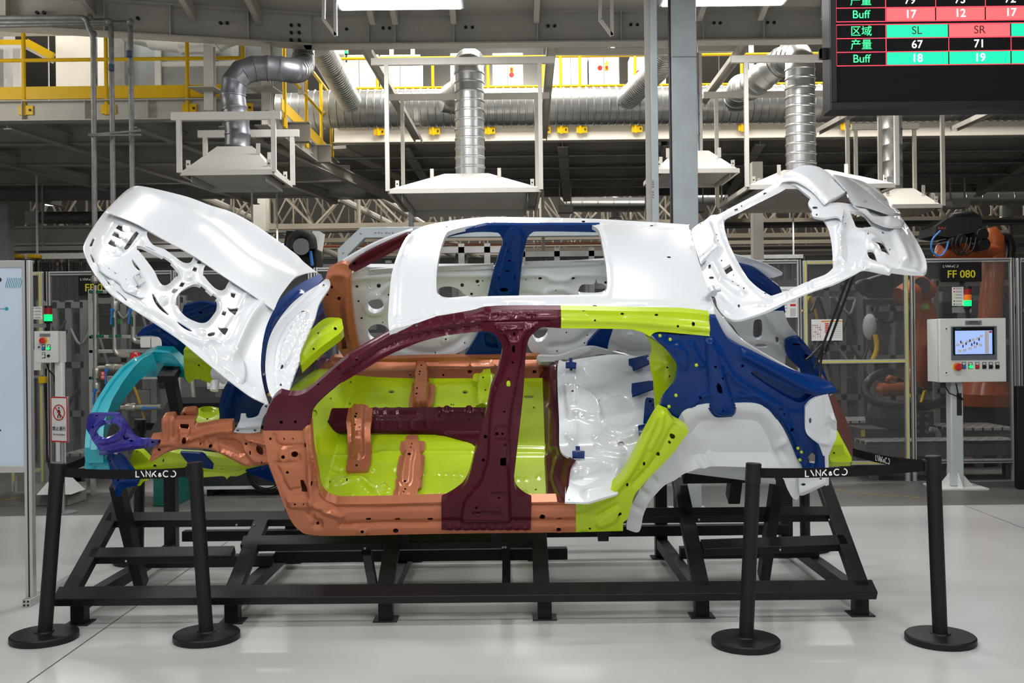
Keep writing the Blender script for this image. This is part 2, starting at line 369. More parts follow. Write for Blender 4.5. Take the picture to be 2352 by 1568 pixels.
struct(obj('ceiling', MB().box2((-36, 11.6, 11.5), (36, 52, 11.7)), mat('roof_sheet', (.33, .32, .29), .7)))
# ================================================================ the cut-open car body
CAR = thing('car_body', 'bare multicoloured car body shell tilted on a black stand, bonnet and tailgate open', 'car', (-.1, 5.9, .55))
WS = curve([(-.3, 0), (0, 0), (.3, 0), (.55, .015), (.75, .05), (1., .14), (1.2, .255), (1.35, .34)])
UPV = Vector((0, -ST, CT))
def side(off): return sW(lambda p: WS(p[:, 2])+off)
# --- near body side, from the front pillar to the tail
panel('front_pillar', 'D: 1810,565! 1840,430 1880,350 1925,310! 1985,325! B: -240,1500 0,1297 150,1198 300,1112 365,1075 480,1035 700,1000 900,965 1000,940 1200,932 1515,933! 1515,1060! 1380,1052! 1400,1020! 970,1020! 970,1082! 840,1095 700,1115 560,1150 430,1200 300,1260 150,1350 0,1440 -50,1480 D: 2200,370 2150,440 2138,520! 2110,530! 2080,565!',
      M['maroon'], CAR, side(0), .05, holes=dots('D', '1937,508,12 2035,505,10 2192,245,7')+dots('B', '520,1040,8 108,1267,7 1080,965,6 1290,965,6'),
      rel=[('B: 0,1340 300,1130 480,1075 960,1000 1500,985', .012, 7), ('B: 0,1400 300,1200 560,1110 960,1050', -.010, 5), ('D: 2130,520 2160,410 2351,240', -.008, 4), ('B: 1000,955 1500,955', .006, 3),
           ('B: 1010,960 1015,985 1030,985 1030,960', .006, 3, 1), ('B: 1080,958 1085,980 1100,980 1100,958', .006, 3, 1), ('B: 1160,956 1160,978 1180,978 1180,956', .006, 3, 1), ('B: 1235,950 1235,975 1255,975 1255,950', .006, 3, 1), ('B: 1315,948 1315,972 1335,972 1335,948', .006, 3, 1)], step=5)
panel('centre_pillar', 'B: 970,1020! 1100,1015 1440,1015! 1440,1042! 1380,1055 1330,1090 1290,1140 1270,1250 1250,1540 E: 1190,880 1190,930 1210,990 1260,1035 1310,1060! 1305,1250! 690,1250! 688,1058! 740,1035 800,995 840,958 880,880 920,720 960,590 1000,430 1030,290 B: 1075,1370 1108,1230 1105,1180 1085,1140 1040,1092 970,1080!',
      M['maroon'], CAR, side(-.014), .06, holes=dots('E', '1072,574,11 1110,574,9 1128,645,11 978,767,11 992,608,12 1123,414,7 932,1075,9 1085,1012,9,6')+['E: 1095,735! 1135,728! 1135,785! 1095,785!', 'B: 1183,1080! 1197,1080! 1197,1100! 1183,1100!', 'B: 1175,1170 1195,1160 1195,1205 1180,1205']+dots('B', '1180,1277,8'),
      rel=[('B: 1060,1040! 1340,1030! 1260,1110 1240,1250 1180,1560 E: 1160,500 1150,800 1165,1190! 830,1190! 850,1050 960,900 1010,740 1020,560 1050,300 B: 1150,1250 1140,1120', .022, 9, 1),
           ('B: 1130,1055! 1255,1050! 1210,1120 1165,1120', -.010, 4, 1), ('E: 915,1125 1080,1122', -.016, 4), ('E: 1065,520 1150,520 1155,600 1060,600', -.008, 4, 1), ('E: 1035,975 1125,975 1125,1020 1035,1020', -.006, 4, 1), ('E: 690,1185 1305,1185', -.010, 4),
           ('E: 1065,700 1060,900 1060,960', .006, 5)]+[(f'E: {x},1215! {x+22},1215! {x+22},1250! {x},1250!', .007, 3, 1) for x in range(735, 1300, 58)], step=4.5)
panel('hinge_pillar_and_sill', 'D: 1808,562! 2080,562! 2110,530! 2138,525! 2150,700 2180,870 2200,980 2240,1040 2300,1066 2351,1072 E: 300,1068 685,1055! 1310,1058! 1615,1053! 1615,1266! 690,1276 0,1290 D: 2130,1282 2060,1250 2010,1195 1960,1090 1900,930 1850,795 1835,700!',
      M['copper'], CAR, side(.004), .07, holes=dots('D', '1952,740,13 2030,728,24,20 1862,622,9 1957,623,6 2017,622,6 1980,853,11,9 2187,1210,11 2034,1063,7 2093,1062,6 2105,660,7,18 2148,920,6,18')+dots('E', '145,1256,13,11 375,1255,20,16 1385,1160,20,17 1497,1240,17,13')+['D: 2068,905! 2090,905! 2118,965! 2118,985! 2080,985!']+[f'E: {x},1168! {x+34},1166! {x+34},1179! {x},1181!' for x in (170, 371, 595, 1484)],
      rel=[('E: -200,1120 0,1103 690,1092', -.010, 5), ('E: 1300,1092 1620,1090', -.010, 5), ('E: 0,1215 690,1200', -.012, 6), ('E: 1300,1195 1620,1190', -.012, 6), ('D: 2110,560 2125,700 2140,1000 2180,1090 2351,1150', .014, 8), ('D: 2120,570 2170,900 2215,1040 2300,1085', -.010, 5),
           ('D: 1890,600! 1890,640! 1935,675 2075,670', -.009, 5), ('D: 1900,790 1985,985! 2070,965!', -.009, 4), ('D: 1920,790! 2060,790! 2060,740!', -.008, 4), ('D: 1975,1030! 2130,1030! 2140,1095 1995,1095!', .010, 5, 1), ('D: 2105,1135! 2160,1135! 2175,1185 2135,1180!', -.006, 4, 1), ('D: 1925,705 1980,705 1990,770 1925,770', .008, 5, 1), ('D: 2160,1185 2215,1185 2215,1235 2160,1235', -.008, 6, 1),
           ('E: 120,1235 175,1235 175,1280 120,1280', .006, 5, 1), ('E: 1475,1220 1520,1220 1520,1262 1475,1262', .006, 5, 1)], step=4.5)
panel('roof_side_rail', 'B: 1513,934! 2351,949! C: 185,970! 186,1115! 0,1098 B: 2180,1085 2125,1118! 2080,1092 2030,1076 1950,1066 1513,1060!', M['lime'], CAR, side(-.004), .05,
      holes=dots('B', '1745,998,7 1935,961,12,8 2170,968,13,8 2315,1038,9 1668,938,10,6')+dots('C', '72,1026,12'), rel=[('B: 1513,1000 1900,1005 2351,1040 C: 180,1060', .012, 10), ('B: 1700,975 1950,985', -.006, 5), ('C: 0,1085 186,1100', -.006, 4)], step=5)
panel('rear_pillar_lower', 'E: 2190,428! 2255,455! 2290,505! 2351,540 F: 42,572! 0,630 E: 2270,735 2130,880 2060,960 2020,1010 1990,1110 1975,1170! 1940,1200! 1940,1256! 1615,1265! 1615,1053! 1700,1040 1800,1000 1900,930 1960,850 2020,740 2090,600 2150,490', M['lime'], CAR, side(.006), .06,
      holes=dots('E', '2281,607,19,16 2261,647,10 2183,735,13 2085,793,9,14 1969,938,9,14 1918,1139,14,11 1712,1240,9,7 2050,833,4'), rel=[('E: 2170,470 2040,760 1950,900 1830,1020 1620,1110', .012, 9), ('E: 2290,540 2160,770 2020,930', -.012, 7), ('E: 1760,1215 1760,1190 1860,1110 1905,1115 1900,1180 1800,1230 1765,1230', .010, 5, 1), ('E: 1755,1160 1900,1080', -.006, 5), ('E: 2215,450 2195,560 2130,690', .010, 6)], step=5)
panel('pillar_inner_reinforcement', 'B: 2095,1110! 2160,1150 2280,1240 2312,1330 2300,1430 2230,1530 2200,1580! E: 2160,420! 2150,240 2125,100 2140,0', M['lime'], CAR, sW(.30), .03, holes=dots('E', '2243,124,7 2258,182,7'), rel=[('E: 2180,140 2260,80', .01, 5), ('B: 2190,1280 2250,1290 2250,1420', .012, 8)], step=6)
panel('quarter_inner_panel', 'B: 2120,1092! 2351,1110! C: 186,1090! 186,985! 230,985! 300,1118 380,1180 500,1240 700,1338 840,1390! 940,1413 1000,1440 1045,1460 1052,1475 1030,1495 1000,1510 F: 930,345 880,372 845,410! 845,560 880,610 930,650! 950,690 970,740! 995,740! 995,880! 830,895! 825,820 800,780 780,740! 760,690 700,570 640,480 590,420 530,390 460,378 370,380! 365,440 340,470! 240,475 205,455 180,420! 165,385! 60,405 0,435 E: 2310,505! 2270,480! 2190,425! 2220,340 2290,250 2312,150 B: 2305,1300 2240,1210', M['navy'], CAR, sW(lambda p: .5*WS(p[:, 2])+.10), .03,
      holes=dots('F', '220,110,9 95,115,6 270,190,8 412,120,10 272,412,7 120,332,9 750,552,14,10 698,450,6 794,687,6 855,140,6,9')+['F: 228,225 245,222 262,250 265,290 240,285 230,260', 'F: 468,172! 488,148! 640,225 790,292 888,312! 845,362 790,372! 690,322 560,240'], cut=['F: 866,805! 872,765 890,742 912,742 922,765 918,815!'],
      rel=[('F: 155,-60! 210,-60! 330,330! 350,440 230,445 185,330', .020, 12, 1), ('F: 60,-20 100,60 130,110', .012, 9), ('F: 235,0 330,170 420,250 560,330 680,400', .012, 8), ('C: 1050,1475 900,1480 700,1380 420,1230', .02, 14), ('F: 60,390 130,330 180,310', .01, 7), ('F: 390,320 520,330 640,420 740,560 800,680', .012, 9), ('F: 670,430 670,520 730,640 740,720', -.012, 8), ('C: -40,1180 20,1240 10,1330', .012, 8), ('B: 2180,1130 2300,1210 2340,1290', .010, 7), ('F: 850,770 880,745 915,740 920,800 855,815', -.012, 6, 1), ('F: 870,560 900,700 900,880', -.012, 7)], step=5)
panel('wheelhouse', 'F: -10,438! 60,400 165,380! 380,375! 460,374 530,385 595,420 645,480 705,570 765,690 785,740! 805,780 830,820! 805,890 800,1030 760,1032 720,965 680,885 540,822 430,819 250,815 150,822 60,845 0,868 E: 2300,905 2230,940 2170,1000 2120,1060 2080,1150 2050,1262 1965,1245! 1970,1180 2000,1080 2050,990 2140,870 2270,740 2351,630 F: 40,570!', M['white'], CAR, sW(lambda p: .12+0*p[:, 2]), .03,
      rel=[('F: 20,640 60,560 120,500 250,478 440,480 540,500 600,580 650,680 690,760 560,770 250,770 60,790', -.03, 70, 1), ('F: 100,660 110,600 180,560 300,555 295,640 250,670', -.014, 6, 1), ('F: 335,560 470,545 540,600 555,660 500,680 340,640', -.014, 6, 1), ('F: 120,770 135,800 150,815', .012, 8), ('F: 190,740 200,790', .012, 8), ('E: 2060,975 2100,1010', -.014, 7), ('E: 2130,890 2170,920', -.014, 7), ('E: 2005,1080 2060,1110', -.010, 6), ('F: 700,640 650,700 690,780', .014, 8)], step=6)
panel('rear_corner_panel', 'F: 845,410! 880,368 930,342 1003,318! 1040,440 1058,500 1062,600 1030,680 1005,740! 1006,940 985,948! 978,740 968,738 950,690 930,650 880,610 845,560', M['white'], CAR, sW(.10), .02, holes=dots('F', '878,495,9,20'), rel=[('F: 990,330 1000,480 1030,600', -.012, 8), ('F: 870,590 940,640 1000,650', .01, 7), ('F: 1020,470 1055,500', .012, 5), ('F: 1000,540 1055,570', -.012, 5)], step=5)
panel('rear_bracket', 'F: 800,890! 985,872! 985,940! 830,1012 803,1005!', M['white'], CAR, sW(.09), .02, holes=dots('F', '831,936,16,9 950,897,9,5'), rel=[('F: 805,985 980,915', .01, 6)], step=6)
panel('rear_end_panel', 'F: 1015,330! 1035,312 1080,390 1130,500 1165,620 1170,760 1160,800! 1090,700 1050,660! 1060,600 1055,500', M['rust'], CAR, sW(.62), .22, step=7)
obj('boot_floor', MB().prism([CW(.85, .25, .22), CW(1.45, .25, .12), CW(1.45, 1.30, .12), CW(.85, 1.30, .22)], UPV*.02), M['greyw'], CAR)
panel('rear_crash_box', 'F: 1010,668! 1105,662! 1118,740 1163,748! 1152,808! 1010,812!', M['lime'], CAR, sW(.35), .28, holes=dots('F', '1042,720,7'), rel=[('F: 1015,770 1160,768', .012, 6)], step=6)
gut = panel('roof_gutter_strip', 'C: 200,850! 240,940 330,1050 420,1150 600,1262 760,1350 842,1390! 760,1372 600,1302 480,1242 380,1190 300,1125 240,1020', M['white'], CAR, sW(.24), .02, step=6)
# --- roof
RU = lambda p: 1.215-.045*((p[:, 1]-.85)/.6)**2-.05*np.clip(np.abs(p[:, 0]-.3)-.35, 0, 2)**2
panel('roof_panel', 'B: 330,1078! 322,1000 330,850 345,700 370,600 410,500 450,430 490,390! 600,348 800,313 1000,295 1300,296 1600,302 1900,314 2351,343 C: 40,350! 60,400! 100,560 150,720 200,850 222,962! 0,957 B: 1500,930 1200,930 1000,940 700,985 500,1030 370,1064!', M['white'], CAR, sU(RU), .025,
      cut=['B: 720,420 755,392 900,360 1150,346 1650,345 1722,352 1772,392 1800,500 1825,650 1830,790 1800,822 1755,832 1400,840 1000,845 740,865 690,856 662,825 655,785 660,650 690,500'], holes=dots('B', '640,965,12,6 1033,925,16,8 1745,905,16,7 2293,922,16,7 728,351,9,4 1062,323,14,4 1668,317,13,4 2137,343,12,3')+['B: 2243,566! 2265,566! 2270,576! 2246,576!'],
      rel=[('B: 365,1010 700,938 1000,905 1250,888 1700,882 2351,903 C: 215,925', -.014, 5), ('B: 480,405 800,340 1300,315 1900,330 2351,362 C: 60,372', -.010, 4), ('B: 380,1050 400,700 450,520 500,420', .008, 5), ('B: 650,800 680,480 780,375 1150,335 1700,338 1780,390 1840,650 1835,810 1750,842 1000,855 730,875 660,845', .006, 6)], step=6)
panel('sunroof_rim', 'B: 705,415 750,380 900,350 1150,336 1660,335 1735,345 1785,390 1812,500 1837,650 1842,795 1808,832 1755,842 1400,850 1000,855 735,875 680,865 648,830 640,785 647,650 678,500', M['white'], CAR, sU(lambda p: RU(p)-.025), .012,
      cut=['B: 722,422 757,394 900,362 1150,348 1650,347 1721,354 1770,394 1798,500 1823,650 1828,789 1798,820 1755,830 1400,838 1000,843 740,863 692,854 664,824 657,785 662,650 692,500'], step=6)
# --- bonnet
hn, hf = curve([(-2.6, 1.28), (-2.3, 1.38), (-2.05, 1.42), (-1.9, 1.33), (-1.61, 1.03), (-1.25, .75), (-1.1, .65)]), curve([(-2.6, 1.25), (-2.45, 1.34), (-2.28, 1.43), (-2.1, 1.46), (-1.92, 1.41), (-1.53, 1.14), (-1.22, .86), (-1.05, .72)])
def HU(off): return lambda p: hn(p[:, 0])+(hf(p[:, 0])-hn(p[:, 0]))*np.clip((p[:, 1]-.15)/1.35, -.2, 1.2)+.06*(1-((p[:, 1]-.85)/.72)**2)+off
HN = np.array([.6, 0, .8])
HC = ['H: 480,330! 468,375 510,440 590,472 660,522 720,562 770,560 802,505! 640,415!', 'H: 397,448! 430,450 480,472 560,512 640,562 690,622 690,650 660,668 632,700 600,720 570,715 545,680 515,618 450,530 410,480', 'H: 858,625 868,590 895,557! 960,598 1062,665! 1032,700 1012,740 980,756 940,740 900,702 868,660',
      'H: 668,825 690,775 740,737 800,712 860,730 920,778 960,820 955,880 930,920 890,968 850,982 800,970 740,940 700,900 680,865',
      'H: 462,440 480,443 530,473 524,483 480,462', 'H: 578,515 600,520 645,553 640,563 600,545', 'H: 823,695 840,698 887,737 880,746 832,712', 'H: 923,775 940,776 985,815 980,824 932,792', 'H: 510,770 527,772 560,830 630,910 620,915 570,880 530,830', 'H: 683,963 700,963 788,1020 785,1030 730,1006', 'H: 370,530 385,538 432,600 415,602 385,572',
      'H: 412,335 422,345 345,452 322,448 330,430 390,342', 'H: 262,308! 285,280! 310,292 312,318 345,337! 305,332!', 'H: 235,357! 255,328! 285,342 290,365 322,375! 290,382!', 'H: 208,415! 230,382! 260,400 268,425 292,440! 250,436!', 'H: 788,608! 802,578! 824,586! 815,618!', 'H: 820,556! 832,528! 854,536! 848,562!', 'H: 695,716! 716,684! 740,690! 722,720!', 'H: 643,757 660,730! 692,735! 678,760 655,764',
      'H: 1055,758! 1092,765! 1080,797! 1058,786', 'H: 990,912! 1000,884! 1029,890! 1016,922!', 'H: 893,1048 920,1034 948,1034 938,1056 905,1063', 'H: 960,992! 985,1002 1042,1002 1020,1047! 985,1028', 'H: 1028,860! 1060,870 1107,868 1086,914! 1050,892', 'H: 80,432! 102,380! 117,385! 95,437!', 'H: 84,490 92,488 117,542 108,546', 'H: 178,640 190,650 230,705 222,705', 'H: 265,742 275,745 342,808 334,810']
hood = panel('bonnet', 'H: 205,190! 185,195 100,310 50,400 38,450 55,510 100,600 200,740 290,812 400,882 560,987 700,1082 830,1190 950,1290 1050,1370 1200,1480 1322,1537! 1290,1440 1265,1300 1270,1150 1300,1000 1352,880! 1370,850! 1200,735! 1000,605! 800,470! 600,360! 400,245!', M['white'], CAR, (sU(HU(-.03))[0], HN), .006, cut=HC,
      holes=[], rel=[(c, .010, 6) for c in HC[:4]]+[('H: 215,210 110,330 65,420 60,460 90,540 150,630 290,770 420,865 700,1050 950,1250 1200,1440', -.014, 9), ('H: 180,400 200,340 260,260! 440,360! 330,470 230,500', -.012, 7, 1), ('H: 230,690 240,740 420,850 520,940 800,1090 1000,1100 1060,1060 1120,880 1170,770', .012, 9), ('H: 1000,1080 1080,960 1170,790', -.012, 8), ('H: 1060,1200 1170,960 1260,840', .022, 18), ('H: 870,1110 1000,1130 1100,1200 1150,1290 1140,1390 1050,1330 950,1250 920,1180', .018, 9, 1),
          ('H: 390,400 440,395 445,430 400,440', .008, 5, 1), ('H: 220,450 265,445 275,480 225,490', .008, 5, 1), ('H: 740,640 780,630 790,665 750,675', .008, 6, 1), ('H: 575,800 605,795 610,830 580,835', .008, 6, 1), ('H: 830,1020 870,1025 870,1060 830,1060', .006, 5, 1)], step=4.5)
panel('bonnet_skin', 'H: 205,205! 185,195! 260,118 340,48 420,33 550,49 750,95 900,150 1050,210 1170,270 1350,390 1500,500 1600,578 1672,632! 1640,617 1560,632 1490,670 1430,740 1390,800 1355,880! 1200,770 1000,640 800,505 600,395 400,280', M['white'], hood, (sU(HU(0))[0], HN), .005,
      rel=[('H: 400,60 640,160 850,270 950,330 1200,540 1480,670', .016, 22), ('H: 950,215 1050,220 1250,330 1500,520', .010, 16)], step=6)
for c, k in ((HC[12], 0), (HC[13], 0), (HC[14], 0)):
    q = spl(c, 4).mean(0); panel('crush_tab', [(q[0]+x, q[1]+y, True) for x, y in ((3, -7), (16, -4), (20, 6), (12, 10), (9, 3), (2, 2))], M['white'], hood, (sU(HU(.0))[0], HN), .004, step=4)
panel('latch_plate', 'H: 135,562 150,540 185,545 230,572 300,600 350,650 390,640 430,690 400,720 450,760 458,785 440,795 380,770 320,740 285,690 200,640 150,600', M['white'], hood, (sU(HU(-.012))[0], HN), .006, holes=dots('H', '208,600,6 283,582,6 252,631,11,8 330,668,5'), rel=[('H: 360,725 400,725 400,765 360,765', .012, 7, 1), ('H: 160,580 260,650 330,700', .008, 8)], step=4)
panel('latch_striker', 'H: 385,640! 430,605! 470,680! 425,705!', M['greyw'], hood, (sU(HU(.01))[0], HN), .01, cut=['H: 400,640! 425,625! 440,660! 415,675!'], step=5)
panel('bonnet_bumper_plate', 'H: 915,1310 950,1275 1030,1370 1000,1395 960,1360 935,1365', M['greyw'], hood, sW(.35), .01, step=5)
tb = cw1(494, 875, .34); obj('bump_stop', MB().tube([car2w(tb), car2w(tb+(.0, -.04, -.035))], .022, 14), M['white'], hood)
panel('bonnet_hinge', 'D: 1608,577! 1650,500 1658,455! 1690,455! 1702,487 1770,472 1795,420 1815,392 1840,384 1860,402 1850,422 1812,480 1790,576! 1700,584', M['silver'], CAR, sW(.14), .012, holes=dots('D', '1637,564,11,8 1757,564,11,8 1833,398,9'), rel=[('D: 1640,540 1790,530', .008, 5)], step=5)
panel('cowl_panel', 'H: 1700,675 1725,640! 1745,690! 1738,725 1670,830 1640,930 1590,1050 1540,1170 1530,1240 1500,1320 1465,1420 1445,1470! 1390,1440 1350,1495! 1320,1440 1300,1350 1295,1250 1310,1120 1350,1010 1430,890 1530,790', M['white'], CAR, sU(lambda p: .80+.05*(p[:, 1]-.85)-.25*(p[:, 0]+1.15)), .012,
      holes=dots('H', '1555,893,13,9 1508,1000,6 1447,1170,6 1410,1285,13,8 1402,1400,7 1697,706,9'), rel=[('H: 1345,1440 1330,1300 1350,1120 1420,970 1560,830 1680,720', -.02, 8), ('H: 1420,1290 1400,1220 1440,1080 1540,930 1590,900 1550,1040 1480,1200', .016, 8, 1)]+[(f'H: {1345+i*10+max(0,i-6)*9},{1420-i*42} {1400+i*10+max(0,i-6)*9},{1430-i*42}', .008, 3) for i in range(13)]+[(f'H: {1470+i*13},{1390-i*48} {1510+i*13},{1400-i*48}', .010, 3) for i in range(10)], step=4)
# --- far side seen across the cabin
panel('far_roof_and_pillar_inner', 'B: 700,440! 760,395 880,375 1000,350! 1780,350! 1830,420! 1790,402 1380,394 1312,405 1282,440 1265,500 1240,650 1222,850! 1005,860! 1040,700 1080,570 1112,480 1110,450 1090,412 1050,400 890,402', M['navy'], CAR, sW(1.50), .04, holes=dots('B', '1158,590,10,7 1148,520,5 1175,542,4 1120,788,30,14 1195,700,4,12 1085,705,4,12 1140,660,12,5')+['B: 1136,655! 1158,655! 1158,664! 1136,664!'], rel=[('B: 1150,420 1250,420 1200,800 1060,800', .012, 10, 1)], step=6)
panel('far_front_pillar_inner', 'B: 50,630 200,530 460,412 455,440! 410,500 250,592 95,672!', M['maroon'], CAR, sW(1.46), .04, holes=dots('B', '90,615,12 400,453,5'), rel=[('B: 90,640 250,560 430,460', -.01, 6)], step=6)
panel('far_front_pillar_skin', 'B: -60,690 0,605 200,490 400,410 490,383! 485,405! 300,470 100,590 0,650', M['white'], CAR, sW(1.56), .03, rel=[('B: 0,630 200,510 480,395', .008, 5)], step=6)
panel('far_door_frame', 'A: 2260,660! 2351,615 B: 40,625 85,655! 68,690 63,750 85,1000 120,1180 145,1225 200,1262! 180,1290! 40,1290! A: 2330,1200 2260,1010 2215,860 2240,720', M['copper'], CAR, sW(1.48), .05, holes=dots('A', '2285,777,9 2255,830,8 2335,855,12')+['B: -3,1125! 25,1125! 40,1200! 5,1205!'], rel=[('B: 40,700 40,950 80,1200', .014, 9), ('A: 2250,680 2351,690', .012, 8)], step=6)
panel('far_front_door', 'B: 95,650! 180,625! 200,640 1045,636! 1040,700 1005,860 960,1060 920,1140 860,1200 760,1245 640,1266 300,1272 200,1256 135,1222! 115,1180 80,1000 62,750 70,690', M['white'], CAR, sW(1.60), .05, cut=['B: 175,900 195,865 235,848 275,860 293,900 280,935 240,952 200,940', 'B: 178,1090 200,1050 245,1032 300,1045 340,1085! 330,1130 260,1155 205,1140', 'B: 662,800 700,776 760,775 812,795 850,830 905,852 740,872 670,850', 'B: 175,765 188,757 208,782 210,800 195,803'],
      holes=dots('B', '258,767,15 107,773,10 832,763,13 937,737,13 897,824,10 118,873,7 140,991,8 285,1020,5 325,830,6 945,765,5 973,733,5 720,1130,7 647,1234,5 850,1162,5'), rel=[('B: 150,900 180,840 235,820 300,850 320,900 290,960 235,980 170,960', .012, 8, 1), ('B: 80,720 300,700 1030,690', .014, 10), ('B: 210,870 330,760', .012, 8), ('B: 420,1200 600,1230 760,1190 850,1120', -.012, 10), ('B: 690,1105 750,1105 750,1155 690,1155', .01, 8, 1)], step=5)
panel('far_rear_door', 'B: 1222,640! 1835,598! 1840,700 1850,830 1810,1040 1720,1150 1600,1222 1450,1246 1330,1232 1290,1190 1270,1100 1215,850', M['white'], CAR, sW(1.60), .05, cut=['B: 1632,800 1660,760 1740,756 1752,720 1765,750 1800,755 1828,785 1815,825 1750,838 1640,832', 'B: 1308,1095 1335,1055 1420,1060 1422,1100 1395,1140 1345,1152'],
      holes=dots('B', '1368,714,14,10 1597,712,13,10 1272,724,5 1337,715,4 1475,795,5 1820,745,9 1550,1090,5 1697,1115,5 1485,1217,5 1675,1162,5'), rel=[('B: 1230,690 1400,690 1450,720 1560,720 1600,690 1830,690', .014, 9), ('B: 1390,840 1430,800 1520,790 1640,840', .012, 8), ('B: 1220,830 1300,830 1380,850', -.01, 8), ('B: 1440,1190 1600,1170 1720,1090', -.012, 9)], step=5)
panel('far_window_seal', 'B: 190,662! 340,648 1050,620! 1045,650 340,678 190,690!', M['greyw'], CAR, sW(1.58), .02, rel=[('B: 190,675 1040,635', -.008, 5)], step=7)
panel('far_rear_window_seal', 'B: 1262,608! 1835,592! 1838,618 1262,640!', M['greyw'], CAR, sW(1.58), .02, rel=[('B: 1262,624 1835,606', -.008, 5)], step=7)
panel('far_pillar_base', 'B: 840,1262! 935,1110 960,1040 1000,990! 1110,990! 1110,1262!', M['navy'], CAR, sW(1.53), .03, holes=['B: 985,1100! 1010,1090! 1060,1130 1085,1200! 1000,1180'], step=7)
panel('far_quarter_inner', 'B: 1690,1180 1790,1060! 1890,1060! 1840,1222 1740,1220', M['navy'], CAR, sW(1.50), .03, step=7)
panel('far_wheelhouse', 'B: 1838,1215 1880,1060! 2110,1070! 2170,1170 2150,1270 2000,1255 1900,1218', M['greyw'], CAR, sW(1.36), .03, rel=[('B: 1940,1130 2060,1170 2120,1140 2090,1100 1960,1080', .02, 8, 1), ('B: 1870,1180 1980,1230 2140,1230', -.02, 10)], step=6)
panel('far_rear_ledge', 'B: 1355,1255 1500,1250 1700,1190 1840,1215 2000,1250 2140,1262! 2140,1300 1900,1265 1780,1240 1500,1300 1355,1310!', M['greyw'], CAR, sW(1.44), .02, rel=[('B: 1360,1285 1520,1275 1700,1215', .012, 6)], step=6)
panel('far_sill_inner', 'E: -60,90! -60,60 200,72 600,62 1370,50! 1395,105! 1395,160 1380,215! 600,232 0,224 -300,240! -300,140!', M['copper'], CAR, sW(1.50), .04, holes=dots('E', '885,159,16,12 703,183,8 475,182,6 1330,160,15,11 888,103,4 565,103,4 1060,106,4'), rel=[('E: -250,125 200,130 700,118 1390,110', .016, 7), ('E: 200,95 780,90 1380,75', -.008, 4)], step=6)
# --- cabin floor
FL = lambda p: .13+np.clip(-1.04-p[:, 0], 0, 1)*1.1
FN = np.array([0, 0, 1.])
panel('floor_pan', 'p: 650,940 670,880 690,853! 720,848 800,860 935,868 1250,868! 1262,1000 1266,1160! 760,1164! 725,1120 700,1000', M['lime'], CAR, (sU(FL)[0], FN), .012, cut=dots('E', '346,296,21,12 853,299,21,12')+['E: 1255,330 1265,324 1318,324 1326,332 1318,339 1262,339'],
      holes=dots('E', '63,233,8 757,387,5 772,387,5 1327,407,6 1340,971,6 41,922,6 60,380,6 300,930,5')+dots('D', '2278,345,7 2276,930,6 2165,445,20,22'), rel=[('E: -180,750 200,735 330,715 910,715', .010, 4), ('E: 1195,668 1400,672', .008, 4), ('E: 1195,722 1400,722', .010, 4), ('E: 560,870 880,880', .006, 4), ('E: -60,940 120,900 220,960 300,960', .018, 9), ('E: -150,1010 0,990 310,985', -.010, 5), ('E: 90,1000! 150,1000! 120,1040 95,1040', -.008, 4, 1), ('E: 100,1070 150,1010 220,1005 270,1060', -.012, 8), ('E: 215,800 370,805 360,850 220,850', .006, 4, 1), ('E: 240,320 265,300 295,330 250,335', -.006, 4, 1), ('E: 650,260 930,245', .006, 4), ('E: 560,680 560,640 900,660', .006, 5),
        ('D: 2060,200 2150,170 2351,150', .01, 8), ('D: 2080,270 2200,240', .01, 8), ('D: 2170,620 2180,760', .01, 6), ('D: 2200,790 2351,840', -.01, 5), ('D: 2210,900 2351,920', .01, 6)]+[(f'E: {x},{y} {x+14},{y} {x+14},{y+20} {x},{y+20}', .006, 3, 1) for x, y in ((655, 860), (705, 862), (755, 866), (805, 870), (565, 985), (605, 988), (655, 990), (705, 990), (755, 992), (1212, 890), (1262, 890), (1210, 990), (1262, 990), (1352, 870))], step=5)
panel('tunnel_top', 'E: -90,450 -60,412! 0,410 600,405 1010,405! 1000,495! 580,500 0,505 -60,520 -95,500', M['maroon'], CAR, sU(.205), .02, rel=[('E: 665,440 700,415 900,415 970,440 960,480 700,480', -.018, 8, 1), ('E: 220,450 520,450', -.008, 5), ('E: 220,478 520,478', -.008, 5)]+[(f'E: {x},405 {x+8},500', .006, 4) for x in (235, 310, 395, 555, 580, 670)]+[(f'E: {x-16},{y-10} {x+16},{y-10} {x+16},{y+10} {x-16},{y+10}', .012, 6, 1) for x, y in ((730, 412), (880, 412), (728, 478), (868, 477))], step=4)
wt = cu1(960, 967, .205)[1]
panel('tunnel_side', 'E: -95,495 -60,512 0,500 580,495 1005,490! 985,560 970,600 935,668! 850,632 700,590 570,568 0,562 -70,550', M['maroon'], CAR, (sU(lambda p: np.maximum(.142, .205-(wt-p[:, 1])*1.3))[0], FN), .02, rel=[(f'E: {x},500 {x},560', .008, 4) for x in (280, 400, 480, 590)], step=5)
sm = lambda x: np.clip(x, 0, 1)**2*(3-2*np.clip(x, 0, 1))
panel('seat_crossmember', 'E: 85,390 120,383 180,390 188,410! 216,412! 205,520 200,560 205,740 183,835! 40,842 30,828! 46,740 40,570 34,500 50,412! 72,405!', M['copper'], CAR, (sU(lambda p: .15+.085*sm((p[:, 1]-wt+.16)/.14))[0], FN), .03, holes=dots('E', '123,394,9 106,475,7 98,551,6 127,568,5 105,805,9 100,495,8'), rel=[('E: 78,400! 160,400! 150,560 150,740 90,740 82,560', .022, 7, 1), ('E: 110,600 150,605 140,630 112,628', .01, 5, 1)], step=4)
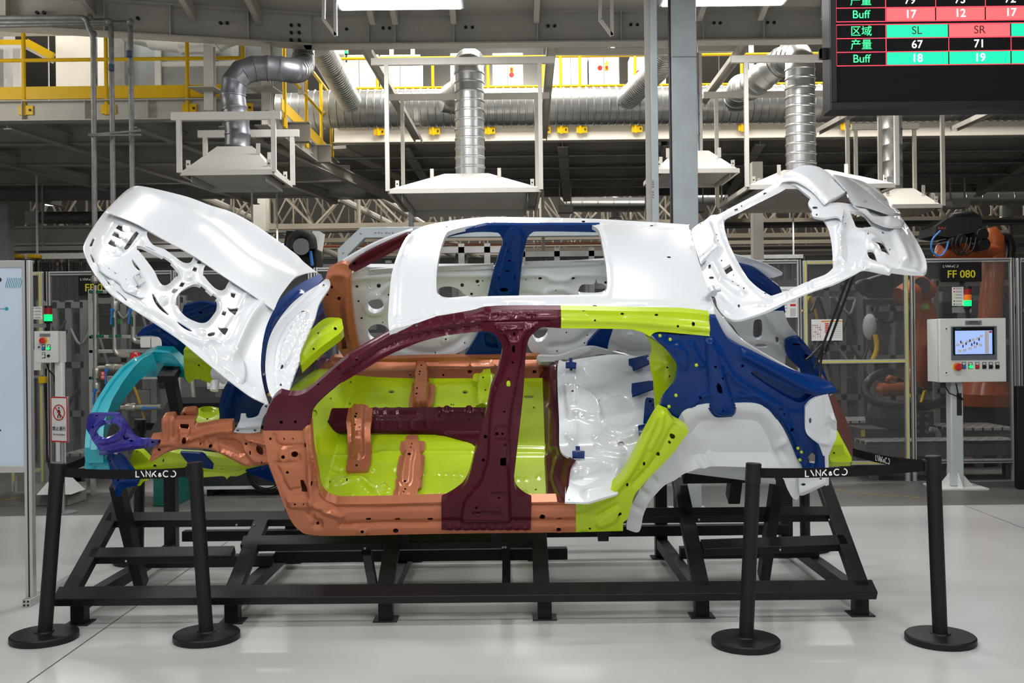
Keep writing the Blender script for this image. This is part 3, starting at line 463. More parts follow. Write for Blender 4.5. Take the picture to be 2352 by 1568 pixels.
panel('seat_mount_flange', 'E: 455,600 520,595 528,635! 577,640! 570,700 545,712 575,742! 560,875 540,890 558,903! 550,955 525,970 525,1072! 350,1070! 360,980 375,960 372,905 395,880 380,870! 400,740 432,735 405,700 410,640! 440,635!', M['copper'], CAR, sU(.148), .01, step=5)
panel('seat_mount_rail', 'E: 445,628! 528,630! 545,740 540,800 478,1065! 385,1068! 400,900 430,740', M['copper'], CAR, sU(.20), .06, holes=dots('E', '468,739,13,9 439,927,11,8 440,967,7 478,678,5 431,996,5 425,1045,6 485,656,5'), rel=[('E: 450,700 500,700 485,800 470,930 415,935 420,820', .010, 6, 1), ('E: 415,990 450,985 455,1050 405,1060', .008, 5, 1)], step=4)
panel('far_seat_mount', 'E: 520,130 560,118 592,122! 605,240! 646,248! 630,375 590,402! 475,405! 465,380 490,240! 510,236!', M['copper'], CAR, sU(.16), .02, holes=dots('E', '555,172,6 545,215,6 540,234,6 525,331,6 522,369,7'), rel=[('E: 515,130! 590,125! 605,250 590,400! 500,400! 505,240', .05, 6, 1)], step=4)
panel('battery_tray_box', 'E: 910,180 935,170 970,168 975,145! 1025,138! 1030,165! 1055,180! 1050,300 1020,400! 925,395! 940,300 935,230 908,220', M['lime'], CAR, sU(.18), .05, holes=dots('E', '977,222,6 993,309,6'), rel=[('E: 950,190 1040,190 1010,380 940,380', .02, 8, 1)], step=5)
panel('heel_board', 'E: 1360,180 1375,130 1440,90! 1540,75! 1548,95! 1490,120! 1500,690 1530,720 1602,762! 1560,840 1545,1053! 1412,1055! 1400,700 1385,300', M['maroon'], CAR, sPl(cu1(1256, 1152, .13), cu1(1246, 870, .13), cu1(1312, 1053, .33)), .015, rel=[('E: 1445,110! 1490,120! 1500,690! 1440,700!', .02, 6, 1), ('E: 1430,400 1450,410', .008, 4), ('E: 1420,750 1440,1040', .012, 7), ('E: 1500,760 1470,900 1530,1040', .012, 8)], step=5)
RF = lambda p: .345+.09*sm((p[:, 0]-.40)/.35)*sm((p[:, 1]-.2)/.2)-.07*sm((.34-p[:, 1])/.22)
panel('rear_floor', 'E: 1490,115 1550,90 1700,60 B: 1900,1240 2080,1260! 2130,1300! E: 2150,200 2170,330 2200,440! 2080,720 1980,860! 1900,1000! 1700,1060! 1540,1056! 1548,900 1570,820! 1602,762! 1510,700 1500,500', M['white'], CAR, (sU(RF)[0], FN), .012, holes=dots('E', '1583,145,11,8 1592,345,8,6 1926,660,24,14 1876,297,22,8 1570,1042,4'),
      rel=[('E: 1525,190 1560,178 1600,185 1600,250 1560,260 1530,300', .014, 7, 1), ('E: 1540,290 1590,270 1680,300 1760,370 1790,480 1720,500 1620,470 1560,470', .030, 12, 1), ('E: 1575,290 1610,290 1615,410 1585,415', .012, 6, 1), ('E: 1790,350 1960,345 2010,440 1960,520 1850,500 1800,430', -.035, 14, 1), ('E: 1700,110 1800,260 1900,300 2050,250 2120,150 1980,160', -.045, 30, 1), ('E: 1760,610 1840,635 1880,640', .012, 8), ('E: 1760,690 1850,720 1930,730', .012, 8), ('E: 1620,790 1800,790 1920,810', .016, 9), ('E: 1560,600 1600,640 1610,520', .010, 8), ('E: 1830,560 1940,620 2020,600', .016, 10), ('E: 1700,1000 1830,960 1900,860', .02, 14), ('E: 1580,860 1660,900 1800,830', -.02, 16)], step=5)
for i, s in enumerate(['E: 1545,95! 1570,92! 1568,65! 1590,65! 1592,92! 1620,97! 1616,130! 1545,125!', 'E: 1978,72! 2115,42! 2122,100! 2010,146! 2000,115! 1980,105!', 'E: 2000,240! 2145,218! 2152,272! 2005,326! 1998,290!', 'E: 2095,350 2120,338 2212,355! 2170,470 2140,500 2080,506! 2085,440', 'E: 2043,530! 2110,518! 2112,560! 2055,606!', 'E: 1590,705! 1615,702! 1613,672! 1642,672! 1645,702! 1677,707! 1675,746! 1592,744!']):
    panel('seat_back_bracket', s, M['navy'], CAR, sU(lambda p: RF(p)+.05), .012, holes=(dots('E', '2127,363,10 2150,388,8') if i == 3 else []), step=5)
# --- boot area and far rear quarter
panel('boot_far_side', 'C: 235,990! 470,980 565,950! 700,950! 735,1040 805,1125! 725,1165 705,1335! 560,1262 420,1150 330,1030', M['greyw'], CAR, sW(1.30), .02, cut=['C: 490,1020 510,1000 545,1010 550,1100 530,1132 488,1120', 'C: 500,1172 530,1165 580,1175 585,1192 510,1195', 'C: 638,1120 655,1118 668,1150 660,1170 645,1160'], rel=[('C: 580,970 640,1060 720,1140', .016, 9), ('C: 430,1150 600,1150 700,1230', .012, 8)], step=6)
panel('far_quarter_frame', 'C: 380,620! 500,652 620,740 680,800 708,955! 640,962 570,955! 575,1120 545,1140! 480,1130 470,1000! 430,985! 500,930 350,800', M['navy'], CAR, sW(1.38), .03, cut=['C: 490,1020 510,1000 545,1010 550,1100 530,1132 488,1120'], rel=[('C: 450,700 560,760 640,860', .014, 8)], step=6)
panel('far_tail_pillar', 'C: 712,1150 800,1122! 870,1200 960,1330 1003,1440! 900,1402 820,1388! 805,1340 720,1250', M['navy'], CAR, sW(1.22), .03, holes=['C: 755,1165! 805,1160! 808,1172! 758,1180!']+dots('C', '850,1250,18,14 885,1260,6'), rel=[('C: 800,1150 900,1290 980,1430', .016, 7), ('C: 830,1180 940,1340', -.012, 6)], step=6)
panel('far_rear_fin', 'C: 340,548! 500,592 620,640 688,682 682,696 600,714 520,690 380,645!', M['white'], CAR, sW(1.50), .012, rel=[('C: 420,600 560,635 660,690', -.008, 5)], step=6)
# --- front end
panel('firewall', 'p: 757,652! 744,695 724,742 704,785 690,840 668,892! 700,866 757,825!', M['navy'], CAR, (lambda pp: solve(pp, lambda p: p[:, 0]+1.21), np.array([1., 0, 0])), .02, rel=[('A: 2060,1100 2200,1350', .012, 9), ('A: 2150,900 2250,1000', .012, 8)], step=7)
panel('cowl_lower_panel', 'p: 606,905! 597,850 599,800 611,752 630,705 660,672 700,645 737,628! 742,640! 700,690 660,740 634,790 622,840 626,890!', M['navy'], CAR, sU(lambda p: .56-.25*(p[:, 0]+1.15)), .012, rel=[('p: 612,860 614,790 640,730 690,675', .012, 6)], step=5)
panel('dash_crossbeam', 'A: 2060,1275! 2048,1230 2120,1100 2228,998 2320,988 2355,1005! 2362,1040! 2351,1085 2200,1200 2075,1315!', M['lime'], CAR, sU(.70), .05, holes=dots('A', '2310,1068,11,8 2194,1111,6 2160,1203,8'), rel=[('A: 2080,1240 2150,1140 2340,1020', .014, 9)], step=5)
panel('front_apron', 'D: 1040,612! 1115,602! 1112,500 1130,470 1195,464 1202,490! 1340,490! 1352,540 1500,515 1600,510! 1612,582! 1790,582! 1805,600 1865,640 1888,790! 1850,797 1700,808 1600,765 1480,705 1370,686 1250,688 1150,715 1040,776! 1030,768 1042,735 1060,690 1110,662! 1112,622! 1045,622!', M['copper'], CAR, sW(.16), .04,
      holes=dots('D', '1453,665,13,10 1695,657,9 1735,636,9 1097,695,11,8 1383,651,6 1805,775,6 1280,610,17')+['D: 1765,680 1785,665 1810,690 1812,725 1795,732 1770,710', 'D: 1718,705! 1726,702! 1730,725! 1722,726!', 'D: 1240,520! 1300,520! 1300,545! 1245,540!'],
      rel=[('D: 1060,650 1250,635 1400,580 1620,545', .018, 10), ('D: 1050,760 1150,695 1250,668 1370,668 1500,690 1700,790', .012, 7), ('D: 1500,630 1530,625 1640,640 1690,740 1530,700 1505,660', -.012, 5, 1), ('D: 1400,615 1400,630', .012, 8), ('D: 1580,585 1580,600', .012, 9), ('D: 1700,620 1780,640 1865,665', .014, 5), ('D: 1690,690 1760,770 1880,770', .010, 6), ('D: 1180,490 1180,610', .010, 8), ('D: 1130,490 1130,600', .010, 6), ('D: 1235,540! 1310,545! 1300,630! 1240,635!', .016, 4, 1)], step=4.5)
panel('battery_bracket', 'D: 1245,445 1280,434 1335,432 1348,445 1350,492! 1245,496!', M['copper'], CAR, sW(.22), .05, holes=dots('D', '1272,452,9,6'), step=5)
panel('headlamp_carrier', 'D: 605,475 615,455! 640,448 820,448! 842,480 880,530 920,590 970,622 1112,620! 1112,662! 1000,686 880,702 765,722 740,732 690,736! 680,715 690,690 650,630 602,570 595,520', M['violet'], CAR, sW(.20), .012, cut=['D: 665,585 690,542 740,518 800,522 827,550 800,590 730,620 690,615', 'D: 710,502! 732,465! 782,465! 765,502!'], holes=dots('D', '1050,645,10,8 1097,643,9,7 665,462,8,5 905,635,14,6 640,540,6,10')+['D: 850,600 870,590 890,615 870,630 850,625'],
      rel=[('D: 645,590 680,530 740,500 810,505 850,550 815,610 730,640 680,640', .012, 6), ('D: 640,620 700,690 860,670 1000,650', .014, 7), ('D: 830,470 900,590 980,640', -.008, 5)], step=4.5)
panel('front_cradle_bracket', 'D: 735,745 770,725 830,738 880,790 910,830 962,905! 945,940 860,962 840,985 830,1015 797,1020! 785,950 770,900 755,820', M['navy'], CAR, sW(.24), .02, holes=dots('D', '815,905,7 760,770,6'), rel=[('D: 790,760 880,900', .012, 9), ('D: 800,960 850,900 940,910', .010, 6)], step=5)
panel('lower_rail', 'D: 895,800 905,735 925,698! 960,705 1030,772! 1150,715 1250,725 1400,735 1600,765 1700,808 1832,800! 1720,842 1640,878 1585,880 1560,905! 1540,880 1400,888! 1400,830! 1150,880! 920,870!', M['lime'], CAR, sW(.36), .04, holes=dots('D', '1072,797,12,7 1127,768,5,9 1528,830,4 940,712,5'), rel=[('D: 920,830 1200,780 1400,790 1650,800', .012, 8), ('D: 1400,850 1540,860 1680,840', -.008, 5)], step=5)
panel('tow_hook', 'D: 942,940 950,895 1000,885 1022,895 1018,908 990,915 965,945', M['lime'], CAR, sW(.30), .012, step=5)
panel('steering_bracket', 'D: 1240,718! 1390,728 1420,760 1470,800! 1465,832! 1390,820 1300,792', M['navy'], CAR, sW(.34), .02, step=6)
panel('front_floor_bracket', 'D: 1690,845! 1838,815! 1890,925! 1800,890', M['navy'], CAR, sW(.30), .02, step=6)
panel('strut_tower_cap', 'D: 1335,445 1380,406 1440,398 1505,408! 1500,500 1360,548 1342,520', M['lime'], CAR, sU(.50), .03, cut=dots('D', '1428,437,45,21'), holes=dots('D', '1428,485,8,5'), rel=[('D: 1370,440 1400,410 1450,408 1490,430 1470,460 1410,465', .014, 6, 1)], step=5)
panel('strut_tower', 'D: 1475,515! 1500,420 1535,290 1565,240! 1640,270 1710,310 1800,400! 1800,470 1650,505 1610,520', M['navy'], CAR, sW(.62), .03, rel=[('D: 1540,480 1560,400 1600,290', .014, 10), ('D: 1620,500 1630,380 1650,290', -.016, 9)], step=6)
panel('far_headlamp_carrier', 'A: 945,1108 990,1060 1060,1028 1110,1042 1230,985 1258,935 1265,905! 1380,880 1500,900! 1500,1000 1400,1038 1330,1062 1352,1110 1285,1190 1255,1300 1225,1318 1185,1290 1150,1240 1110,1232! 1105,1130 1000,1108', M['navy'], CAR, sW(1.40), .02, cut=['A: 1080,1070! 1110,1065! 1108,1095! 1085,1090!'], holes=dots('A', '1385,945,12,7 1225,1310,8'), rel=[('A: 960,1100 1100,1060 1250,1010 1480,920', .014, 9), ('A: 1130,1120 1200,1180 1240,1280', .012, 8)], step=5)
panel('far_crash_box', 'A: 942,1290 975,1258 1060,1222! 1172,1228! 1260,1320 1300,1432! 1285,1440! 1268,1398! 1000,1396! 1012,1330 960,1315', M['cyan'], CAR, sW(1.28), .08, holes=dots('A', '1067,1286,6 1022,1305,4'), rel=[('A: 980,1300 1150,1290 1260,1330', .012, 10)], step=6)
panel('far_lower_rail', 'A: 1266,1235 1290,1205 1500,1215! 1530,1400! 1480,1402 1455,1440 1400,1420 1335,1412 1310,1442! 1275,1400', M['lime'], CAR, sW(1.24), .05, holes=dots('A', '1370,1316,7 1400,1305,4 1380,1415,6'), rel=[('A: 1280,1260 1500,1270', .012, 8)], step=6)
bp = [car2w(cu1(x, y, .39)) for x, y in ((216, 1045), (217, 1025), (220, 1000), (228, 970), (243, 935), (268, 895), (297, 860), (325, 838), (350, 828))]
obj('bumper_beam', MB().sweep(bp, [(-.045, -.05), (.045, -.05), (.045, .05), (.02, .05), (.015, .035), (-.015, .035), (-.02, .05), (-.045, .05)]), M['cyan'], CAR)
panel('crash_box', 'D: 580,705! 590,697! 745,700! 760,735 755,890! 605,888! 582,820!', M['cyan'], CAR, sW(.26), .07, holes=dots('D', '675,773,6'), rel=[('D: 585,775 750,775', -.014, 8), ('D: 620,830 660,790 750,800', .006, 4)], step=6)
# --- tailgate
tn, tf = curve([(.9, 1.10), (1.05, 1.13), (1.2, 1.14), (1.45, 1.23), (1.71, 1.34), (1.9, 1.37), (2.1, 1.36), (2.4, 1.28)]), curve([(.95, 1.17), (1.1, 1.22), (1.37, 1.335), (1.6, 1.49), (1.74, 1.55), (1.86, 1.53), (2.03, 1.41), (2.34, 1.22), (2.6, 1.06)])
def TU(off): return lambda p: tn(p[:, 0])+(tf(p[:, 0])-tn(p[:, 0]))*np.clip((p[:, 1]-.32)/1.06, -.15, 1.15)+off
TN = np.array([-.25, 0, .97])
tg = panel('tailgate', 'T: 36,680 55,640 150,580 220,522! 260,515 300,510 450,430 640,330 870,200! 920,150 1000,90 1080,55 1160,42 1250,58 1330,98 1400,150 1620,190 1720,225 1850,310 1950,420 2050,520 2130,630 2210,760 2270,880 2300,970 2304,1040 2280,1075 2240,1080 2100,1072 1960,1055! 1940,1078! 1850,1060 1690,1033 1600,1075 1480,1135 1400,1172! 1200,1238 1000,1322 800,1422 600,1492 480,1522 400,1512 330,1462 280,1392 258,1300 180,1210 110,980 60,800', M['white'], CAR, (sU(TU(0))[0], TN), .016,
  cut=['T: 348,570 380,525! 500,470 700,370 880,280 980,225 1040,235 1110,290 1187,355! 1160,410 1200,480 1212,530! 1300,550! 1350,640 1380,760 1395,900 1400,1030! 1330,1090 1200,1140 1130,1170 1000,1230 800,1302! 720,1270 600,1170 520,1050 450,920 400,810 360,680', 'T: 1558,478! 1680,508 1740,570 1787,630! 1640,642 1600,580', 'T: 1770,757 1860,765 1892,800 1946,907! 1880,892 1840,820', 'T: 1728,860 1760,850 1792,870 1826,972! 1752,932', 'T: 340,1032! 405,988! 440,1050! 372,1092!', 'T: 1318,412! 1525,292! 1560,370 1590,412 1450,398'],
  holes=dots('T', '1227,450,26,13 1243,517,8 1497,537,7 1523,607,6 1580,964,7 210,1022,14,20 228,1125,26,14 325,958,8 430,1165,11 490,1390,11 590,1432,9 490,1223,14,8 540,1223,8 440,1098,7 277,708,9,5 291,765,6 1742,721,6 2204,808,7 2052,996,8 1947,852,6 750,1297,11,6 285,842,8')+['T: 445,460! 475,448! 482,460! 452,473!', 'T: 725,308! 752,298! 758,306! 730,320!', 'T: 510,425 520,420 525,428 515,433', 'T: 1870,680 1885,685 1895,700 1880,697'],
  rel=[('T: 60,800 170,980 240,960 330,850 290,830 240,690 200,600', .02, 12, 1), ('T: 320,560 400,520 620,405 860,290 990,215', -.012, 7), ('T: 330,560 350,700 400,840 500,1040 620,1200 780,1320', .012, 7), ('T: 300,1130 370,1210 480,1290 560,1270 440,1180', .014, 9, 1), ('T: 250,1000 320,1130', .014, 9), ('T: 310,1330 390,1400 470,1430 700,1400', -.016, 9), ('T: 280,1300 330,1420 430,1490 600,1460 1000,1290 1400,1140 1690,1010', -.014, 8), ('T: 1480,640 1500,860 1480,980', .02, 12), ('T: 1500,700 1680,700 1720,850 1640,960 1520,980', -.02, 10, 1), ('T: 1420,980 1560,1000 1700,980 1900,1040', .014, 8), ('T: 1980,640 2100,900 2110,980 2060,1030', .02, 10), ('T: 2050,540 2180,760 2260,960 2240,1050', -.014, 8), ('T: 1480,680 1640,700 1800,740 1900,900', .012, 8), ('T: 1700,990 1900,1050 2250,1065', .01, 6), ('T: 970,1250 980,1290', -.008, 5), ('T: 1170,1170 1180,1210', -.008, 5), ('T: 1760,780 1860,880 1860,930 1780,840', .012, 6, 1)], step=4.5)
panel('upper_tailgate_skin', 'T: 860,205! 920,150 1000,88 1080,50 1160,38 1250,52 1330,92 1400,148! 1530,290! 1312,416! 1200,290 1080,215 1000,190', M['white'], tg, (sU(TU(.02))[0], TN), .006, rel=[('T: 880,190 1000,160 1100,190 1220,290 1320,400', -.01, 6), ('T: 900,170 1010,130 1130,165 1260,270 1370,380', .006, 12)], step=6)
panel('lower_tailgate_skin', 'T: 1398,148! 1500,165 1620,188 1720,222 1850,305 1950,415 2055,515! 1990,522 1900,500 1750,450 1600,420! 1550,350 1530,290!', M['white'], tg, (sU(TU(.03))[0], TN), .006, holes=dots('T', '1720,395,13,8'), rel=[('T: 1420,170 1700,260 1880,380 2000,500', .012, 26)], step=6)
panel('wiper_motor_bracket', 'T: 1210,470! 1420,420 1500,440 1480,580! 1440,530 1310,548! 1205,530 1195,490', M['white'], tg, (sU(TU(.03))[0], TN), .012, holes=dots('T', '1243,517,9 1227,450,24,12'), step=5)
panel('lock_reinforcement', 'T: 1590,420! 1720,460 1790,520 1960,540 2085,590! 2065,628! 1950,628 1850,600 1770,560 1700,490', M['white'], tg, (sU(TU(.035))[0], TN), .012, rel=[('T: 1950,560 2060,600', .012, 9), ('T: 1640,450 1780,540 1900,590', -.012, 8)], step=5)
panel('tailgate_hinge_cover', 'T: 36,690 55,640 150,580 200,600 245,700 250,790 295,825! 240,870 120,985! 60,800', M['white'], tg, (sU(TU(.03))[0], TN), .012, holes=dots('T', '122,604,5 255,537,7 150,902,6'), rel=[('T: 130,950 240,860 270,815', .008, 7)], step=5)
for x, y, w in ((1590, 548, 1.3), (1636, 676, .4)):
    q = cw1(x, y, w); obj('tailgate_hinge', MB().tube([car2w(q+(-.03, 0, -.02)), car2w(q+(0, 0, .02)), car2w(q+(.04, 0, .03))], .013, 10).tube([car2w(q+(0, -.03, .02)), car2w(q+(0, .03, .02))], .018, 12), M['silver'], CAR)
for s in ('C: 1145,695 955,1210 905,1340', 'C: 1190,672 985,1222 962,1236', 'C: 960,1175 870,1262 850,1280', 'C: 965,1195 950,1300 945,1405'):
    L = [car2w(cw1(x, y, w)) for (x, y, _), w in zip(pts(s), (.55, .50, .45))]
    obj('gas_strut', MB().tube(L, .007, 8), M['blackg'], CAR)
for z_, x, y, w in (('F', 95, 115, .06), ('F', 794, 687, .085), ('F', 818, 713, .085), ('F', 808, 767, .085), ('E', 2305, 323, .05), ('E', 2257, 400, .04), ('B', 2195, 1112, .16), ('B', 2265, 1137, .15), ('C', 93, 1315, .10)):
    q = ZT[z_]; q = cw1(q[0]+x*q[2], q[1]+y*q[2], w); obj('sealing_plug', MB().lathe(car2w(q), [(.008, -.004), (.008, .004), (.005, .007)], 12, R=Matrix(((1, 0, 0), (0, ST, -CT), (0, -CT, -ST)))), M['lime'], CAR, label='lime sealing plug')
for x, y in ((1151, 248), (1080, 940)):
    q = cw1(784+x*.33347, 800+y*.33347, -.012+float(WS(np.array([.5]))[0])*(1 if y < 500 else 0)); obj('sealing_plug', MB().lathe(car2w(q), [(.010, -.02), (.010, .004), (.006, .006)], 12, R=Matrix(((1, 0, 0), (0, ST, -CT), (0, -CT, -ST)))), M['lime'], CAR, label='lime sealing plug')
# ================================================================ display stand under the car
UC = Vector((0, -ST, CT)); UF = -.2
ST_ = thing('display_stand', 'black steel tube stand carrying the tilted car body, low feet on pale floor', 'stand', (-.2, 6.1, 0))
def mem(x1, y1, x2, y2, wd=.085, th=.05, nm='frame_beam'):
    a, b = Vector(car2w(cu1(x1, y1, UF))), Vector(car2w(cu1(x2, y2, UF)))
    return obj(nm, MB().bar(a-UC*th/2, b-UC*th/2, wd, th, UC), M['black'], ST_, bevel=.004)
mem(127, 1361, 2010, 1345, .10)
mem(205, 1268, 535, 1264); mem(1612, 1249, 1945, 1238); mem(245, 1186, 1905, 1172)
mem(555, 1240, 1240, 1231); mem(395, 919, 1750, 905)
for x1, y1, x2, y2 in ((160, 1352, 397, 922), (535, 1348, 600, 1190), (884, 1347, 908, 1195), (1244, 1347, 1237, 1190), (1612, 1345, 1560, 1095), (1980, 1345, 1890, 1095)): mem(x1, y1, x2, y2, .085, .05, 'frame_leg')
XS = [-2.36, -1.53, -.70, .16, 1.01, 1.87]
for i, x in enumerate(XS):
    mf = MB().box((x, 5.40, .085), (.075, .075, .17)).box((x, 5.40, .004), (.13, .12, .008))
    obj('front_foot', mf, M['black'], ST_, bevel=.003)
    obj('base_beam', MB().box2((x-.035, 5.44, .07), (x+.035, 6.83, .14)), M['black'], ST_, bevel=.004)
    zt = .12+(6.86-5.25)*math.tan(TH)-.06
    if i in (0, 1, 4, 5): obj('rear_post', MB().box2((x-.04, 6.82, 0), (x+.04, 6.90, zt)).box((x, 6.86, .004), (.14, .12, .008)), M['black'], ST_, bevel=.003)
    else: obj('rear_foot', MB().box2((x-.035, 6.82, 0), (x+.035, 6.90, .15)).box((x, 6.86, .004), (.14, .12, .008)), M['black'], ST_, bevel=.003)
for xa, xb, y, z in ((XS[0], XS[1]+.05, 6.12, .175), (XS[1]+.04, .33, 6.22, .175), (XS[4]+.02, XS[5]+.02, 6.2, .175), (XS[0]+.1, XS[5], 6.80, .20)):
    obj('base_rail', MB().box2((xa, y-.035, z-.035), (xb, y+.035, z+.035)), M['black'], ST_, bevel=.004)
def strut(a, w, u1, u0, wd=.085, nm='support_post', cap=True):
    p, q = Vector(CW(a, w, u1)), Vector(CW(a, w, u0)); m = MB().bar(p, q, wd, .06, (1, 0, 0))
    if cap: m.bar(p+UC*.0, p-UC*.05, wd+.06, .11, (1, 0, 0))
    obj(nm, m, M['black'], ST_, bevel=.003)
d = cw1(268, 1110, .32); strut(d[0], .32, d[2], -.62, cap=False)
d = cw1(388, 850, 1.22); strut(d[0], 1.22, d[2], UF)
d = cw1(1785, 1105, .35); strut(d[0], .35, d[2], -.64, cap=False)
obj('support_post', MB().bar(P(838, 1240, 5.74), P(857, 1343, 5.66), .075, .05, (1, 0, 0)), M['black'], ST_, bevel=.003)
obj('support_post', MB().bar(P(1163, 1235, 6.1), P(1163, 1345, 6.1), .05, .05), M['black'], ST_, bevel=.003)
d = cw1(1690, 1085, .7); obj('rear_rest', MB().bar(CW(d[0]-.32, .7, d[2]), CW(d[0]+.32, .7, d[2]), .08, .10, UC).bar(CW(d[0], .7, d[2]-.02), CW(d[0], .7, d[2]-.2), .10, .07, (1, 0, 0)), M['black'], ST_, bevel=.003)
d = cw1(1600, 1100, .9); obj('rear_rest', MB().bar(CW(d[0]-.5, .95, -.02), CW(d[0]+.62, .95, -.02), .09, .06, UC), M['black'], ST_, bevel=.003)
for x in (-.62, -.1, .5): strut(x, .2, -.02, UF, .07, cap=False); strut(x, 1.45, -.0, UF, .07, cap=False)
for x, y in ((1155, 1252.5), (1161, 1252.5), (840, 1255), (547, 1202), (587, 1202), (1603, 1190), (1900, 1190), (1788, 1258), (295, 1284)):
    obj('bolt_head', MB().sphere(Vector(car2w(cu1(x, y-6, UF)))-UC*.02+Vector((0, -.045, 0)), .007, 8, 5), M['galv'], ST_)
# ================================================================ barrier posts and belts
def barrier(bx, by, tx, ty, label, clips=()):
    g = G(bx, by); top = P(tx, ty, g.y); hgt = top.z
    t = thing('barrier_post', label, 'barrier post', g, 'black belt barrier posts around the car')
    obj('base', MB().lathe(g, [(.160, 0), (.166, .004), (.166, .030), (.160, .036), (.05, .040), (.045, .046)], 40), M['black'], t)
    ax = (top-g).normalized(); R = Vector((0, 0, 1)).rotation_difference(ax).to_matrix(); L = (top-g).length
    obj('post', MB().lathe(g, [(.037, .035), (.0355, .06), (.0355, L-.10)], 24, R=R), M['black'], t)
    c = obj('belt_head', MB().lathe(g, [(.038, L-.10), (.038, L-.004), (.034, L)], 24, R=R), M['blackg'], t)
    return t, g, R, L
def belt(t, g1, R1, L1, g2, R2, L2, logos=(), sag=.012):
    a = g1+R1 @ Vector((0, 0, L1-.05)); b = g2+R2 @ Vector((0, 0, L2-.05)); d = (b-a); n = d.normalized(); side = Vector((n.y, -n.x, 0)).normalized()
    a = a+n*.035; b = b-n*.035; m = MB(); K = 14; q = []
    for i in range(K+1):
        p = a.lerp(b, i/K)-Vector((0, 0, sag*4*(i/K)*(1-i/K))); q.append(p)
    m.sweep(q, [(-.001, -.024), (.001, -.024), (.001, .024), (-.001, .024)])
    o = obj('belt', m, M['belt'], t)
    obj('belt_clip', MB().bar(b-n*.012, b+n*.012, .028, .062), M['blackg'], t, bevel=.003)
    xd = n if n.cross(Vector((0, 0, 1))).y < 0 else -n
    for f in logos:
        p = a.lerp(b, f)-Vector((0, 0, sag*4*f*(1-f))); nn = xd.cross(Vector((0, 0, 1)))
        logo('belt_print', p+nn*.0018, xd, (0, 0, 1), .030, M['printw'], o)
S1 = barrier(102, 1468, 133, 1062, 'leftmost front barrier post, leaning right, beside the info board')
S2 = barrier(475, 1467, 447, 1061, 'front barrier post leaning left before the violet headlamp carrier')
S3 = barrier(1713, 1481, 1731, 1063, 'front barrier post before the white rear wheelhouse')
S4 = barrier(2160, 1473, 2143, 1046, 'rightmost barrier post with two belts, clear of the car')
S5 = barrier(318, 1291, 322, 962, 'barrier post behind the stand at the nose of the car')
S6 = barrier(1850, 1262, 1845, 972, 'barrier post behind the stand at the tail of the car')
S7 = barrier(1166, 1262, 1163, 972, 'barrier post hidden behind the sill, only its round base showing')
belt(S1[0], *S1[1:], *S2[1:], logos=(.74,)); belt(S3[0], *S3[1:], *S4[1:], logos=(.395,)); belt(S4[0], *S4[1:], *S6[1:], logos=(.30, .60), sag=.05)
belt(S5[0], *S5[1:], *S1[1:], sag=.03); belt(S7[0], *S7[1:], *S5[1:]); belt(S6[0], *S6[1:], *S7[1:])
# ================================================================ LED status board
LY = 6.2; S = LY/FOC; L0 = P(1921, 152, LY); X, Z = Vector((1, 0, 0)), Vector((0, 0, 1))
def lp(x, y, d=0): return L0+X*((x-1921)*S)+Z*((152-y)*S)-Vector((0, d, 0))
LED = thing('led_board', 'large black LED production board hanging upper right with red and green cells', 'display board', lp(2140, 255))
LED['kind'] = 'thing'
del LED['kind']
obj('casing', MB().box2(lp(1907, 254, 0.0), lp(2560, -420, -.16)), M['blackg'], LED, bevel=.006)
obj('bezel', MB().box2(lp(1907, 254, .02), lp(2560, 236, 0)).box2(lp(1907, 236, .02), lp(1920, -420, 0)), M['blackg'], LED, bevel=.003)
obj('screen', MB().box2(lp(1920, 236, .004), lp(2556, -416, 0)), M['led_b'], LED)
obj('side_handle', MB().box2(lp(1890, 130, -.05), lp(1907, 104, -.07)).box2(lp(1890, 128, -.05), lp(1894, 106, -.09)), M['blackg'], LED)
rl = MB()
def rect(mb, x1, y1, x2, y2, d): mb.box2(lp(x1, y1, d), lp(x2, y2, .002))
GX1, GX2 = [2036, 2150, 2264, 2378], [2036, 2179, 2322, 2465]
for y in (19.5, 51, 58, 89.5, 121, 152): rect(rl, 1921, y+.8, 2556, y-.8, .0062)
for x in (1921, 2035): rect(rl, x-.8, 51, x+.8, -60, .0062); rect(rl, x-.8, 152, x+.8, 58, .0062)
for x in GX1[1:]: rect(rl, x-.6, 19, x+.6, -60, .0058)
for x in GX2[1:]: rect(rl, x-.6, 120, x+.6, 90, .0058)
obj('table_lines', rl, M['led_r'], LED)
for y1, y2, gx, cs in ((49.5, 21, GX1, 'ppp'), (88, 59.5, GX2, 'gpg'), (150.5, 122.5, GX2, 'ggg')):
    for i, c in enumerate(cs):
        m = MB(); rect(m, gx[i]+1, y1, gx[i+1]-2, y2, .0055); obj('table_cell', m, M['led_'+c], LED)
for s, x, y, k in (('产量', 1978, 4, 'led_t'), ('79', 2091, 3, 'led_w'), ('73', 2206, 3, 'led_w'), ('72', 2321, 3, 'led_w'), ('Buff', 1978, 35, 'led_t'), ('17', 2092, 35.5, 'led_w'), ('12', 2206, 34.5, 'led_w'), ('17', 2322, 34, 'led_w'),
                   ('区域', 1978, 74, 'led_t'), ('SL', 2106, 73, 'led_d'), ('SR', 2250, 73, 'led_d'), ('产量', 1978, 105, 'led_t'), ('67', 2106, 105, 'led_w'), ('71', 2249, 105, 'led_w'), ('Buff', 1978, 136.5, 'led_t'), ('18', 2106, 136.5, 'led_w'), ('19', 2250, 136.5, 'led_w')):
    text('cell_text', s, lp(x, y+.3, .0068), X, Z, (25 if s[0] in '产区' else 26)*S, M[k], LED, bold=.004 if k == 'led_w' else 0)
obj('hanger', MB().bar(lp(2000, -420, -.1), lp(2000, -700, -.1), .05, .05).bar(lp(2450, -420, -.1), lp(2450, -700, -.1), .05, .05), M['blackg'], LED)
